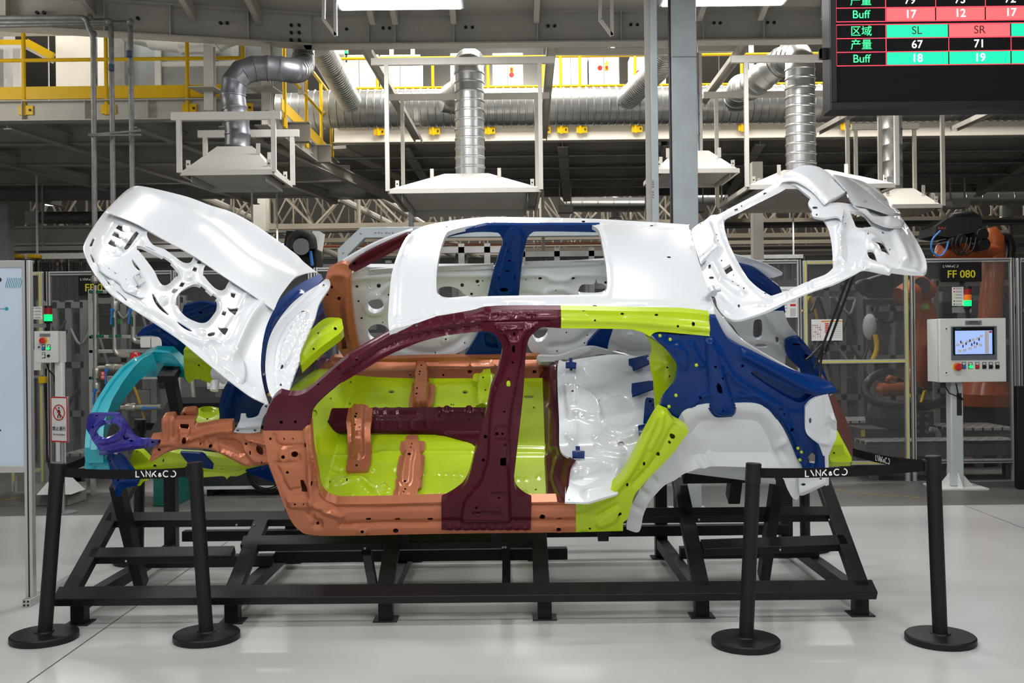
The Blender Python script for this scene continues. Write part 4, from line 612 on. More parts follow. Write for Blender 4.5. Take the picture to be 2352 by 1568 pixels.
# ================================================================ information board, left edge
BY = 5.8; k = BY/FOC; IB = thing('info_board', 'pale blue information board on a slim aluminium frame at the left edge', 'notice board', G(70, 1388))
bx = G(72, 1388).x; zt = P(65, 598, BY).z; zb = P(65, 1080, BY).z
obj('frame_post', MB().box2((bx-.022, BY-.022, .04), (bx+.022, BY+.022, zt)), M['alu'], IB, bevel=.002)
obj('post_slot', MB().box2((bx-.004, BY-.0235, .05), (bx+.004, BY-.021, zt)), M['ink'], IB)
obj('foot_bar', MB().box2((bx-.024, BY-.06, 0), (bx+.024, BY+.55, .045)), M['alu'], IB, bevel=.002)
m = MB()
for i in (-1, 1):
    for j in (.012, .033): m.box((bx+i*.011, BY-.0605, j), (.011, .003, .011))
obj('foot_slots', m, M['ink'], IB)
obj('top_rail', MB().box2((bx-1.5, BY-.02, zt-.04), (bx-.022, BY+.02, zt)), M['alu'], IB, bevel=.002)
obj('bottom_rail', MB().box2((bx-1.5, BY-.02, zb-.01), (bx-.022, BY+.02, zb+.03)), M['alu'], IB, bevel=.002)
pn = obj('print_panel', MB().box2((bx-1.5, BY-.012, zb+.03), (bx-.025, BY+.01, zt-.04)), M['board'], IB)
def ib(x, y): return Vector((P(x, y, BY-.0135).x, BY-.0135, P(x, y, BY-.0135).z))
obj('print_dot', MB().lathe(ib(15, 709), [(.011, 0), (.011, .0015)], 20, 'Y').box(ib(5, 709)-Vector((.02, 0, 0)), (.07, .002, .003)), M['tealp'], pn)
m = MB()
for i in range(9): m.bar(ib(12+i*4.2, 661), ib(18+i*4.2, 638), .0015, .003, (1, 0, 0))
obj('print_hatching', m, M['tealp'], pn)
text('print_letter', 'P', ib(-3, 647), X, Z, .062, M['ink'], pn, bold=.02); obj('print_mark', MB().box(ib(0, 988), (.012, .002, .009)), M['ink'], pn)
# ================================================================ robot cell: guard fences, panels, pipes, robots
def pb(mb, x1, y1, x2, y2, Y, d=.05):
    c = P((x1+x2)/2, (y1+y2)/2, Y); s = Y/FOC
    return mb.box(c+Vector((0, d/2, 0)), (abs(x2-x1)*s, d, abs(y2-y1)*s))
def pbx(name, x1, y1, x2, y2, Y, d, mt, par, bev=0, lab=None): return obj(name, pb(MB(), x1, y1, x2, y2, Y, d), mt, par, bevel=bev, label=lab)
def fence(x1, x2, yt, yb, Y, label, yellow=False, mids=(), foot=None):
    t = thing('guard_fence', label, 'fence', G((x1+x2)/2, 1112) if 0 else Vector((P((x1+x2)/2, yb, Y).x, Y, 0)), 'framed guard panels of the robot cell'); w = 9
    L, R, T, B = P(x1, yt, Y).x, P(x2, yt, Y).x, P((x1+x2)/2, yt, Y).z, P((x1+x2)/2, yb, Y).z; s = w*Y/FOC
    obj('pane', MB().box2((L+s, Y+.018, B+s), (R-s, Y+.023, T-s)), M['pane'], t)
    for nm, lo, hi in (('post', (L, Y, 0), (L+s, Y+.045, T)), ('post', (R-s, Y, 0), (R, Y+.045, T)), ('rail', (L+s, Y, T-s), (R-s, Y+.045, T)), ('rail', (L+s, Y, B), (R-s, Y+.045, B+s))):
        o = obj(nm, MB().box2(lo, hi), M['alu'], t, bevel=.003)
        g = MB()
        if nm == 'post': c = (lo[0]+hi[0])/2; g.box2((c-.005, Y-.001, .1), (c+.005, Y+.001, T))
        else: c = (lo[2]+hi[2])/2; g.box2((lo[0], Y-.001, c-.004), (hi[0], Y+.001, c+.004))
        obj('yellow_strip' if yellow else 'slot', g, M['yprint'] if yellow else M['ink'], o)
        if nm == 'post': obj('foot_plate', MB().box(((lo[0]+hi[0])/2, Y+.022, .005), (.036, .16, .01)).box(((lo[0]+hi[0])/2+.012, Y+.022, .06), (.012, .05, .11)), M['galv'], o)
    for m in mids:
        z = P((x1+x2)/2, m, Y).z; o = obj('rail', MB().box2((L+s, Y, z-s/2), (R-s, Y+.045, z+s/2)), M['alu'], t, bevel=.003)
        if yellow: obj('yellow_strip', MB().box2((L+s, Y-.001, z-.005), (R-s, Y+.001, z+.005)), M['yprint'], o)
    return t
FY = 10.3
fence(20, 96, 624, 1085, FY, 'narrow yellow-edged guard door left of the small control box', True)
fence(105, 400, 622, 1080, FY, 'framed clear guard panel behind the valve pipes on the left', False)
fence(402, 716, 620, 1078, FY, 'framed clear guard panel behind the raised bonnet', False)
fence(720, 1100, 612, 1074, FY, 'framed clear guard panel behind the front half of the cabin'); fence(1104, 1480, 607, 1070, FY, 'framed clear guard panel behind the rear half of the cabin'); fence(1484, 1840, 598, 1066, FY, 'framed clear guard panel behind the car tail, with paper notices')
fence(1845, 2086, 597, 1068, FY, 'yellow-edged guard door with a chart pinned on it, behind the tailgate', True, (830,))
fence(2092, 2330, 593, 1064, FY, 'framed clear guard panel behind the operator panel'); fence(2337, 2600, 591, 1062, FY, 'framed clear guard panel cut by the right edge')
# --- sheets on the fence
def sheet(name, x1, y1, x2, y2, Y, label, cat='notice'):
    t = thing(name, label, cat, P((x1+x2)/2, y2, Y)); pbx('paper', x1, y1, x2, y2, Y, .004, M['paper'], t); return t
t = sheet('wall_chart', 1864, 733, 1935, 782, FY-.006, 'white chart sheet with orange heading and red columns on the guard door', 'chart')
m = MB(); pb(m, 1886, 736, 1934, 739, FY-.007, .001); obj('heading_band', m, mat('orange_print', (.75, .3, .05), .6), t)
m = MB()
for i in range(6): pb(m, 1895, 742+i*4, 1904-i*.8, 744.6+i*4, FY-.007, .001)
for i in range(14): pb(m, 1867+(i*7) % 19, 746+(i*5) % 30, 1869+(i*7) % 19, 748+(i*5) % 30, FY-.007, .001)
obj('red_columns', m, M['red'], t)
m = MB()
for i in range(8): pb(m, 1908, 743+i*4.5, 1932, 743.5+i*4.5, FY-.007, .001)
for i in range(4): pb(m, 1866+i*6, 744, 1866.5+i*6, 778, FY-.007, .001)
obj('rule_lines', m, M['midm'], t)
t = sheet('safety_notice', 1786, 658, 1832, 729, FY-.006, 'white safety notice with a red box, on the guard panel behind the tail')
m = MB(); pb(m, 1815, 698, 1828, 703, FY-.007, .001); obj('red_box', m, M['red'], t)
m = MB()
for i in range(9): pb(m, 1815, 708+i*2.1, 1828, 708.5+i*2.1, FY-.007, .001)
for i in range(8): pb(m, 1815, 678+i*2.1, 1828, 678.5+i*2.1, FY-.007, .001); pb(m, 1790, 665+i*7, 1808, 666+i*7, FY-.007, .001)
obj('text_lines', m, M['midm'], t)
def station_sign(x1, y1, x2, y2, txt, ty, label):
    t = thing('station_sign', label, 'sign', P((x1+x2)/2, y2, FY-.02)); s = FY/FOC
    pbx('plate', x1, y1, x2, y2, FY-.03, .012, M['blackg'], t, .002); cx = (x1+x2)/2
    text('station_number', txt, P(cx, ty, FY-.032), X, Z, 24*s, M['yprint'], t, bold=.008)
    logo('logo_print', P(x1+(x2-x1)*.24, y1+9, FY-.031), X, Z, 5*s, M['printw'], t)
station_sign(2161, 602, 2255, 647, 'FF 080', 630, 'black station sign with yellow FF 080 above the operator panel'); station_sign(180, 632, 274, 678, 'FF 050', 661, 'black station sign with yellow FF 050 half hidden by pipes and bonnet')
def stack_light(x1, x2, y1, y2, Y, cols, label):
    t = thing('stack_light', label, 'signal light', P((x1+x2)/2, y2, Y)); r = (x2-x1)/2*Y/FOC; c = P((x1+x2)/2, y2, Y); h = (y2-y1)*Y/FOC; n = len(cols); q = h*.12
    obj('base', MB().lathe(c, [(r*.9, 0), (r, q)], 20), M['blackg'], t)
    for i, k in enumerate(cols): z0 = q+(h-2*q)/n*i; obj('lamp_segment', MB().lathe(c+Vector((0, 0, z0+.001)), [(r, 0), (r, (h-2*q)/n-.002)], 20), M[k], t)
    obj('cap', MB().lathe(c, [(r, h-q), (r*.9, h)], 20), M['blackg'], t)
    obj('stem', MB().lathe(c-Vector((0, 0, .12)), [(r*.45, 0), (r*.45, .12)], 12), M['blackg'], t); return t
def estop(mb_par, x, y, Y, r, par):
    c = P(x, y, Y); k = r*Y/FOC
    obj('yellow_collar', MB().lathe(c, [(k*1.05, 0), (k*1.05, -.008)], 24, 'Y'), M['yellow'], par)
    obj('stop_button', MB().lathe(c, [(k*.6, -.008), (k*.6, -.03), (k, -.034), (k, -.05), (k*.8, -.056)], 24, 'Y'), M['red'], par)
def knob(x, y, Y, mt, par, r=4, tagp=True):
    c = P(x, y, Y); k = r*Y/FOC
    obj('button', MB().lathe(c, [(k, 0), (k, -.012), (k*.8, -.018)], 16, 'Y'), M[mt], par)
    if tagp: o = obj('button_plate', pb(MB(), x-r*1.1, y-r*2.6, x+r*1.1, y+r*1.2, Y-.004, .004), M['blackg'], par); obj('plate_text', pb(MB(), x-r*.8, y-r*2.3, x+r*.8, y-r*1.2, Y-.005, .001), M['cabb'], o)
# --- operator panel on its pedestal
HY = 9.72; OP = thing('operator_panel', 'grey operator panel with lit touch screen on a pale pedestal, right side', 'control panel', P(2220, 1118, HY+.12))
OP.location.z = 0
k = HY/FOC; bl_ = P(2160, 878, HY); tr = P(2310, 730, HY); sd = .30
obj('cabinet', MB().box2((bl_.x, HY, bl_.z), (tr.x, HY+sd, tr.z)), M['cab'], OP, bevel=.004)
obj('door_seam', MB().box2((bl_.x-.001, HY+.045, bl_.z+.002), (bl_.x+.001, HY+.05, tr.z-.002)), M['midm'], OP)
s_ = obj('screen_frame', pb(MB(), 2185, 749, 2290, 826, HY-.012, .012), mat('slate_plastic', (.12, .15, .18), .4), OP, bevel=.003)
pbx('screen_mask', 2189, 751, 2284, 815, HY-.014, .003, M['led_b'], s_); dsp = pbx('touch_display', 2194, 759, 2279, 813, HY-.016, .003, M['scr'], s_, lab='lit blue touch display')
text('maker_text', 'SIEMENS', P(2201, 755, HY-.0175), X, Z, 3.2*k, M['tealp'], s_, depth=.0005)
m = MB(); pb(m, 2262, 760, 2271, 812, HY-.018, .002); m2 = MB()
for x, y, a in ((2200, 792, 0), (2210, 788, 0), (2222, 784, 0), (2235, 780, 0), (2246, 777, 0), (2254, 772, 0), (2204, 806, 0), (2216, 804, 0), (2228, 800, 0), (2240, 796, 0), (2252, 792, 0)): pb(m2, x-4, y-3, x+4, y+3, HY-.0175, .0015)
obj('side_menu', m, M['cabb'], dsp); obj('plan_blocks', m2, M['paper'], dsp)
m = MB()
for x, y in ((2207, 786), (2219, 790), (2228, 783), (2238, 788), (2249, 780), (2212, 796), (2232, 792), (2244, 790)): pb(m, x-1.5, y-4, x+1.5, y+2, HY-.019, .001)
obj('plan_robots', m, M['darkm'], dsp)
m = MB(); pb(m, 2272, 760, 2278, 764, HY-.018, .002); obj('close_mark', m, M['red'], dsp)
estop(None, 2197, 842, HY, 8.5, OP)
for x, mt in ((2214, 'blue'), (2229, 'glow_g'), (2245, 'red'), (2261, 'blackg'), (2276, 'blackg'), (2291, 'blackg')): knob(x, 842, HY, mt, OP, 4)
for y in (755, 856):
    o = pbx('door_lock', 2169, y-5, 2178, y+5, HY-.004, .005, M['paper'], OP, .001); obj('lock_hole', MB().lathe(P(2173.5, y, HY-.004), [(.008, 0), (.008, -.002)], 10, 'Y'), M['ink'], o)
nm = pbx('name_plate', 2217, 736, 2255, 746, HY-.004, .005, M['galv'], OP); m = MB(); pb(m, 2226, 737.5, 2246, 739, HY-.005, .001); pb(m, 2220, 740, 2252, 741, HY-.005, .001); pb(m, 2222, 743, 2250, 744, HY-.005, .001); obj('plate_text', m, M['ink'], nm)
pc = Vector((P(2211, 1000, HY).x, HY+.17, 0)); pz = bl_.z
obj('pedestal', MB().box2((pc.x-.062, pc.y-.06, .02), (pc.x+.062, pc.y+.06, pz)), mat('pale_green_grey', (.50, .56, .54), .5), OP, bevel=.012)
obj('cable_slot', MB().box((pc.x+.02, pc.y-.0605, P(2212, 930, HY).z), (.05, .004, .22)), M['ink'], OP, bevel=.002)
m = MB()
for a in range(4):
    d = Vector((math.cos(a*math.pi/2), math.sin(a*math.pi/2), 0)); n = Vector((-d.y, d.x, 0))*.004
    m.prism([pc+d*.06+n+Vector((0, 0, .018)), pc+d*.17+n+Vector((0, 0, .018)), pc+d*.06+n+Vector((0, 0, .15))], -2*n)
obj('gusset', m, M['cab'], OP); obj('foot_plate', MB().box((pc.x, pc.y, .009), (.48, .40, .018)), M['cab'], OP, bevel=.002)
for x1, y1, x2, y2 in ((2165, 878, 2212, 915), (2196, 880, 2212, 918)):
    obj('cable', MB().tube([P(x1, y1, HY+.1), P((x1*2+x2)/3, y2-12, HY+.08), P(x2, y2, HY+.1)], .006, 6), M['blackg'], OP)
stack_light(2214.5, 2231, 657, 709, HY+.1, ['glow_g', 'lamp_o', 'lamp_r'], 'signal tower lit green above the operator panel, amber and red unlit')
def legend(x1, y1, x2, y2, Y, cols, label):
    t = sheet('signal_legend', x1, y1, x2, y2, Y, label, 'label'); n = len(cols)
    for i, c in enumerate(cols):
        y = y1+(y2-y1)*(i+.5)/n; obj('legend_dot', MB().lathe(P(x1+4.5, y, Y), [(1.8*Y/FOC, 0), (1.8*Y/FOC, -.001)], 12, 'Y'), M[c], t)
    m = MB()
    for i in range(n): y = y1+(y2-y1)*(i+.5)/n; pb(m, x1+8, y-1.3, x2-4, y-.3, Y-.001, .001); pb(m, x1+8, y+.8, x2-2, y+1.5, Y-.001, .001)
    obj('legend_text', m, M['midm'], t)
legend(2187, 659, 2213, 702, HY+.1, ['red', 'red', 'yprint', 'yprint', 'green', 'green'], 'white legend of six signal colours left of the right signal tower')
pbx('legend_bracket', 2187, 705, 2232, 718, HY+.12, .004, M['galv'], OP)
# --- small control box on the left, its pole and plinth
LY2 = 9.35; CB = thing('control_box', 'small grey control box with red stop button on a pole, left side', 'control panel', Vector((P(128, 1130, LY2).x, LY2+.2, .12)))
b0 = P(79, 833, LY2); b1 = P(131, 760, LY2)
obj('cabinet', MB().box2((b0.x, LY2, b0.z), (b1.x, LY2+.19, b1.z)), M['cab'], CB, bevel=.004)
obj('door_seam', MB().box2((b1.x-.001, LY2+.04, b0.z+.002), (b1.x+.0012, LY2+.046, b1.z-.002)), M['midm'], CB)
pbx('name_plate', 91, 766, 115, 773, LY2-.004, .005, M['galv'], CB); estop(None, 102, 782, LY2, 7, CB)
for x, y, mt in ((100, 800, 'blue'), (112, 800, 'glow_g'), (100, 818, 'cabb')): knob(x, y, LY2, mt, CB, 3.4)
knob(112, 817, LY2, 'blackg', CB, 3.2, False); knob(90, 797, LY2, 'ink', CB, 1.8, False)
pz = Vector((P(127, 900, LY2).x, LY2+.1, 0))
obj('pole', MB().box2((pz.x-.035, pz.y-.035, .12), (pz.x+.035, pz.y+.035, b0.z)), M['cab'], CB, bevel=.006)
obj('pole_foot', MB().add([(pz.x+sx*a, pz.y+sy*a, z) for a, z in ((.16, .12), (.04, .30)) for sx, sy in ((-1, -1), (1, -1), (1, 1), (-1, 1))], [(0, 1, 2, 3), (4, 7, 6, 5)]+[(i, (i+1) % 4, 4+(i+1) % 4, 4+i) for i in range(4)]), M['cab'], CB)
tag(obj('plinth', MB().prism([G(73, 1161), G(157, 1161), G(199, 1148), G(199, 1131), G(75, 1134)], (0, 0, .115)), mat('concrete', (.26, .25, .22), .8, noise=.12, nscale=12), bevel=.006), 'concrete plinth under the left control box pole', 'plinth')
stack_light(102, 119.5, 702, 742, LY2+.12, ['glow_g', 'lamp_r'], 'signal tower lit green above the small left control box')
pbx('bracket', 73, 743, 119, 752, LY2+.13, .004, M['galv'], CB); legend(71.5, 704, 97, 733, LY2+.1, ['red', 'red', 'green', 'green'], 'white legend of four signal colours beside the left signal tower')
m = MB().tube([P(108, 835, LY2+.15), P(112, 850, LY2+.1), P(124, 862, LY2+.1), P(126, 880, LY2+.1)], .008, 8); obj('cable', m, M['blackg'], CB)
pl = thing('door_interlock', 'yellow safety interlock on the guard door edge below the left control box', 'switch', P(102, 878, FY-.1)); pbx('body', 88, 865, 103, 880, FY-.06, .06, M['yellow'], pl, .004)
obj('cable', MB().tube([P(103, 880, FY-.09), P(106, 960, FY-.08), P(108, 1040, FY-.08), P(116, 1090, FY-.15)], .010, 8), M['blackg'], pl); pbx('latch_bar', 72, 862, 96, 868, FY-.03, .03, M['galv'], pl)
t = sheet('checklist', 71, 803, 94, 850, FY-.03, 'white checklist with an orange heading behind the left control box', 'notice'); pbx('heading_band', 71, 806, 94, 808.5, FY-.032, .001, mat('orange_band', (.6, .25, .08), .6), t)
# --- no thoroughfare sign, turned a little to the right
NY = 8.95; NS = thing('prohibition_sign', 'white and red no-walking sign on a steel post behind the left barrier post', 'sign', Vector((P(136, 1100, NY).x, NY+.05, 0)))
nc = P(136, 963, NY); ya = math.radians(-24); xd = Vector((math.cos(ya), math.sin(ya), 0)); nd = xd.cross(Z)
def npt(u, v, d=0): return nc+xd*u+Z*v+nd*d
sw, sh = .105, .205
def nbox(mb, u1, v1, u2, v2, d1, d2): return mb.prism([npt(u1, v1, d1), npt(u2, v1, d1), npt(u2, v2, d1), npt(u1, v2, d1)], nd*(d2-d1))
obj('plate', nbox(MB(), -sw, -sh, sw, sh, -.02, 0), M['galv'], NS, bevel=.002); obj('red_border', nbox(MB(), -sw+.002, -sh+.002, sw-.002, sh-.002, 0, .0015), M['red'], NS); obj('white_field', nbox(MB(), -sw+.014, -sh+.014, sw-.014, sh-.014, .0015, .0025), M['printw'], NS)
obj('prohibition_ring', strokes(MB(), npt(0, .062, .003), xd, Z, 1, [arcp(0, 0, .068, .068, 0, 360, 28), [(-.047, .047), (.047, -.047)]], .010), M['red'], NS)
pm = strokes(MB(), npt(0, .062, .003), xd, Z, 1, [[(0, .028), (0, -.008)], [(0, -.008), (.016, -.03), (.014, -.052)], [(0, -.008), (-.010, -.03), (-.016, -.052)], [(0, .024), (.014, .004), (.018, -.006)], [(0, .024), (-.012, .006), (-.018, -.002)]], .010, .001); pm.lathe(npt(0, .104, .003), [(.009, 0), (.009, .001)], 14, R=Matrix((xd, Z, nd)).transposed())
obj('walking_figure', pm, M['ink'], NS)
text('sign_text', '禁止通行', npt(0, -.085, .004), xd, Z, .042, M['ink'], NS); text('sign_text', 'No thoroughfare', npt(0, -.135, .004), xd, Z, .021, M['midm'], NS)
obj('post', MB().tube([nc-nd*.03-Z*.95, nc-nd*.03+Z*.2], .019, 14), M['galv'], NS); obj('foot_plate', MB().lathe((nc.x-nd.x*.03, nc.y-nd.y*.03, 0), [(.12, 0), (.12, .012)], 24), M['galv'], NS)
NS.location.z = 0
# --- service pipes from the ceiling to the valve rack
PY = 9.9; px_s = PY/FOC
def pipe(name, pth, r, label, mt='galvd', joints=(), col=None):
    t = thing(name, label, 'pipe', P(*pth[-1][:2], PY)); pts3 = [P(x, y, PY+(q[0] if q else 0)) for x, y, *q in pth]
    return t, pts3
def bendpath(pp, r=.06):
    out = [pp[0]]
    for i in range(1, len(pp)-1):
        a = (pp[i-1]-pp[i]); b = (pp[i+1]-pp[i]); k = min(r, a.length/2, b.length/2); a.normalize(); b.normalize(); s, e = pp[i]+a*k, pp[i]+b*k
        out += [s.lerp(pp[i], q).lerp(pp[i].lerp(e, q), q) for q in (0, .25, .5, .75, 1)]
    return out+[pp[-1]]
tape = mat('blue_tape', (.03, .07, .13), .6)
PIPES = [([(-60, 42), (198, 40), (204, 66, -.02), (214, 84), (218.5, 630)], 6, [(20, 200, 668), (20, 218.5, 640), (218.5, 800, 0)], [(206, 40), (215, 78)], (215.5, 185), 'service pipe dropping from the ceiling, leftmost of the three'),
         ([(-60, 52, .12), (252, 48, .12), (255, 60, .06), (262, 630)], 6, [], [(250, 50)], (256, 155), 'service pipe dropping from the ceiling, middle of the three'),
         ([(-60, 60, .22), (298, 52, .22), (299, 56, .1), (307, 630)], 6, [], [(299, 50)], (297, 124), 'service pipe dropping from the ceiling, rightmost of the three, banded blue and white')]
for pth, r, _, jn, tp, lab in PIPES:
    t, q = pipe('ceiling_pipe', pth, r, lab); obj('pipe_run', MB().tube(bendpath(q, .08), r*px_s, 14), M['galvd'], t)
    for x, y in jn: obj('elbow_fitting', MB().sphere(P(x, y, PY+.05), r*1.35*px_s, 14, 9), M['galvd'], t)
    c = P(tp[0], tp[1], PY+.01); obj('tape_band', MB().lathe(c, [(r*px_s*1.06, -.03), (r*px_s*1.06, .03)], 16), tape, t)
    y0 = q[-1]; obj('union_fitting', MB().lathe(y0, [(r*px_s*1.1, -.09), (r*px_s*1.7, -.07), (r*px_s*1.7, -.03), (r*px_s*1.3, -.02), (r*px_s*1.3, .06)], 16), M['brass'], t)
obj_ = tag(obj('pipe_clamp_bar', pb(MB(), 203, 308, 324, 312, PY-.05, .02).bar(P(203, 310, PY-.04), P(324, 300, PY-.04), .02, .02), M['galvd']), 'thin clamp bar across the three ceiling pipes', 'bracket')
RK = thing('valve_rack', 'aluminium rack of nickel pipes and blue valve levers left of the car', 'pipe rack', Vector((P(280, 1100, 10.0).x, 10.0, 0)))
for x in (199, 392): obj('rack_post', MB().box2((P(x-5, 0, 10).x, 10.0, 0), (P(x+5, 0, 10).x, 10.045, P(x, 664, 10).z)), M['alu'], RK, bevel=.003)
for y in (669, 773, 806, 867): pbx('rack_rail', 204, y-4, 388, y+4, 10.0, .04, M['alu'], RK, .003)
def rp(mb, pth, r): return mb.tube(bendpath([P(x, y, PY) for x, y in pth], .07), r*px_s, 14)
for pth, r in (([(219, 655), (220, 895), (222, 937), (243, 940)], 5.5), ([(220, 845), (243, 844), (330, 843)], 5), ([(262, 655), (264, 815), (300, 817)], 5.5), ([(307, 655), (306, 785), (330, 786)], 5.5), ([(278, 936), (370, 934)], 5.5), ([(440, 868), (447, 950)], 6)):
    obj('pipe_length', rp(MB(), pth, r), M['brass'], RK)
for x, y in ((264, 703), (305, 712), (222, 890), (300, 935), (256, 843), (275, 843), (222, 857)):
    v = x in (264, 305, 222); c = P(x, y, PY); obj('valve_body', MB().lathe(c, [(.035, -.05), (.042, -.03), (.036, 0), (.042, .03), (.035, .05)], 14, 'Z' if v else 'X'), M['brass'], RK)
for x, y, x2, y2 in ((257, 711, 255, 745), (298, 712, 296, 743), (217, 896, 214, 928), (244, 850, 243, 882), (330, 937, 360, 936)):
    obj('valve_lever', MB().bar(P(x, y, PY-.05), P(x2, y2, PY-.06), .012, .026, (0, 1, 0)).lathe(P(x, y, PY-.06), [(.018, 0), (.018, .03)], 12, 'Y'), M['blue'], RK)
for x, y in ((219, 670), (221, 772), (262, 772), (221, 868), (258, 670)): pbx('pipe_clamp', x-13, y-3.5, x+13, y+3.5, PY-.02, .05, M['green'], RK, .003)
for x, y in ((260, 740), (303, 738)): pbx('flow_tag', x-2, y-11, x+3, y+11, PY-.045, .003, M['green'], RK)
o = pbx('valve_tag', 231, 853, 241, 871, PY-.07, .003, M['red'], RK); text('tag_text', '常', P(236, 858, PY-.072), X, Z, 7*px_s, M['printw'], o); text('tag_text', '闭', P(236, 866, PY-.072), X, Z, 7*px_s, M['printw'], o)
t = thing('gas_point_sign', 'red octagon sign with white P1 beside the cyan bumper beam end', 'sign', P(312, 818, PY-.045)); c = P(312, 818, PY-.045)
obj('plate', MB().lathe(c, [(12*px_s, 0), (12*px_s, -.004)], 8, 'Y', Matrix.Rotation(math.pi/8, 3, 'Y')), M['red'], t); text('sign_text', '气', P(312, 813, PY-.051), X, Z, 9*px_s, M['printw'], t); text('sign_text', 'P1', P(312, 823, PY-.051), X, Z, 9*px_s, M['printw'], t, bold=.02)
for i, (x1, y1, x2, y2, lab) in enumerate(((322, 774, 345, 798, 'pale grey junction box on the valve rack rail, plain faced'), (347, 774, 371, 798, 'pale grey junction box with a square window on the valve rack rail'))):
    t = thing('junction_box', lab, 'box', P((x1+x2)/2, y2, PY-.05)); pbx('body', x1, y1, x2, y2, PY-.06, .10, M['cabb'], t, .004); pbx('window' if i else 'label_plate', x1+8, y1+9, x2-7, y1+(17 if i else 11), PY-.062, .004, M['cab'], t)
t = thing('wall_cabinet', 'pale cabinet hanging low behind the bonnet hinge corner', 'cabinet', P(505, 900, 10)); pbx('body', 475, 862, 540, 893, 9.9, .15, M['cabb'], t, .005); pbx('door_seam', 475, 888, 540, 889, 9.899, .003, M['midm'], t)
t = thing('tool_box', 'dark teal steel toolbox on the floor behind the stand', 'toolbox', G(390, 1160)); g0 = G(352, 1163); g1 = G(402, 1163)
obj('body', MB().box2((g0.x, g0.y, 0), (g1.x, g0.y+.75, .30)), M['teal'], t, bevel=.008); obj('lid', MB().box2((g0.x-.006, g0.y-.006, .30), (g1.x+.006, g0.y+.756, .385)), M['teal'], t, bevel=.01)
for x in (g0.x+.05, g1.x-.05): obj('latch', MB().box((x, g0.y-.008, .30), (.03, .012, .06)), M['galv'], t)
t = thing('machine_cabinet', 'long black low machine cabinet behind the copper door pillar', 'cabinet', G(550, 1140)); g0 = G(467, 1140); g1 = G(640, 1140)
obj('body', MB().box2((g0.x, g0.y, .10), (g1.x, g0.y+.6, .52)), mat('blue_black_sheet', (.018, .022, .028), .45), t, bevel=.006); obj('base_strip', MB().box2((g0.x, g0.y-.01, .07), (g1.x, g0.y+.6, .10)), M['cab'], t)
for f in (.35, .7): obj('door_seam', MB().box((g0.x+(g1.x-g0.x)*f, g0.y-.001, .31), (.006, .004, .40)), M['ink'], t)
for x in (g0.x+.05, g1.x-.05): obj('foot', MB().box((x, g0.y+.3, .035), (.06, .5, .07)), M['blackg'], t)
for i in range(3): c = Vector((G(625, 1135).x, g0.y-.12, .25)); obj('hose_loop', MB().tube([c+Vector((math.cos(a)*(.16+.02*i), .015*i, math.sin(a)*(.16+.02*i))) for a in [k*2*math.pi/28 for k in range(28)]], .008, 6, True), M['blackg'], t)
# --- floor of the cell, platforms, robots
t = thing('black_cabinet', 'tall black cabinet cut by the right edge beside the fence', 'cabinet', G(2350, 1122)); pbx('body', 2338, 886, 2420, 1122, 9.7, .08, M['blackg'], t, .006); pbx('door_seam', 2334, 895, 2420, 897, 9.698, .003, M['ink'], t)
gr = bpy.data.materials.new('tread_plate'); gr.use_nodes = True; nt = gr.node_tree; pbn = nt.nodes['Principled BSDF']; tcn = nt.nodes.new('ShaderNodeTexCoord'); mp = nt.nodes.new('ShaderNodeMapping'); mp.inputs['Scale'].default_value = (9, 5, 5); br = nt.nodes.new('ShaderNodeTexBrick')
br.inputs['Color1'].default_value = (.75, .75, .73, 1); br.inputs['Color2'].default_value = (.7, .7, .68, 1); br.inputs['Mortar'].default_value = (.10, .10, .10, 1); br.inputs['Scale'].default_value = 1; br.inputs['Mortar Size'].default_value = .10; br.inputs['Brick Width'].default_value = 1; br.inputs['Row Height'].default_value = .4
nt.links.new(tcn.outputs['Object'], mp.inputs['Vector']); nt.links.new(mp.outputs[0], br.inputs['Vector']); nt.links.new(br.outputs['Color'], pbn.inputs['Base Color']); pbn.inputs['Roughness'].default_value = .4; pbn.inputs['Metallic'].default_value = .4
def platform(x1, x2, y1, y2, z, label, tilt=0):
    t = thing('walk_platform', label, 'platform', Vector((0, y1, 0))); a, b = P(x1, 900, y1).x, P(x2, 900, y1).x
    obj('tread', MB().box2((a, y1, z-.03), (b, y2, z)), gr, t); obj('skirt', MB().box2((a, y1+.02, z-.16), (b, y2-.02, z-.032)), M['midm'], t)
    for x in (a+.1, (a+b)/2, b-.1): obj('leg', MB().box2((x-.04, y1+.06, 0), (x+.04, y1+.14, z-.162)), M['midm'], t)
platform(1990, 2345, 10.48, 10.9, .40, 'steel tread-plate platform just behind the right fence'); platform(1930, 2070, 12.45, 13.1, .46, 'steel tread-plate platform behind the low robot'); platform(2180, 2330, 11.3, 12.0, .46, 'steel tread-plate platform behind the operator panel pedestal'); platform(140, 200, 10.6, 11.4, .36, 'steel tread-plate platform left of the cyan crash box')
def robot(label, cat='robot'): return thing('welding_robot', label, cat)
def cap(pp, r, n=16): return MB().tube([P(x, y, Y) for x, y, Y in pp], [q*12/FOC for q in r] if hasattr(r, '__len__') else r*12/FOC, n)
R1 = robot('tall orange robot arm with black head, rising behind the FF 080 sign'); R1.location = Vector((P(2280, 1000, 12.6).x, 12.6, 0))
obj('lower_arm', cap([(2262, 980, 12.6), (2268, 860, 12.6), (2276, 700, 12.6), (2282, 590, 12.6), (2284, 545, 12.6), (2278, 522, 12.6)], [34, 31, 27, 25, 22, 10]), M['orange'], R1, 50)
obj('upper_arm', cap([(2150, 592, 12.4), (2160, 580, 12.4), (2200, 574, 12.45), (2250, 578, 12.5), (2290, 575, 12.55)], [8, 20, 20, 19, 16]), M['orange'], R1, 50)
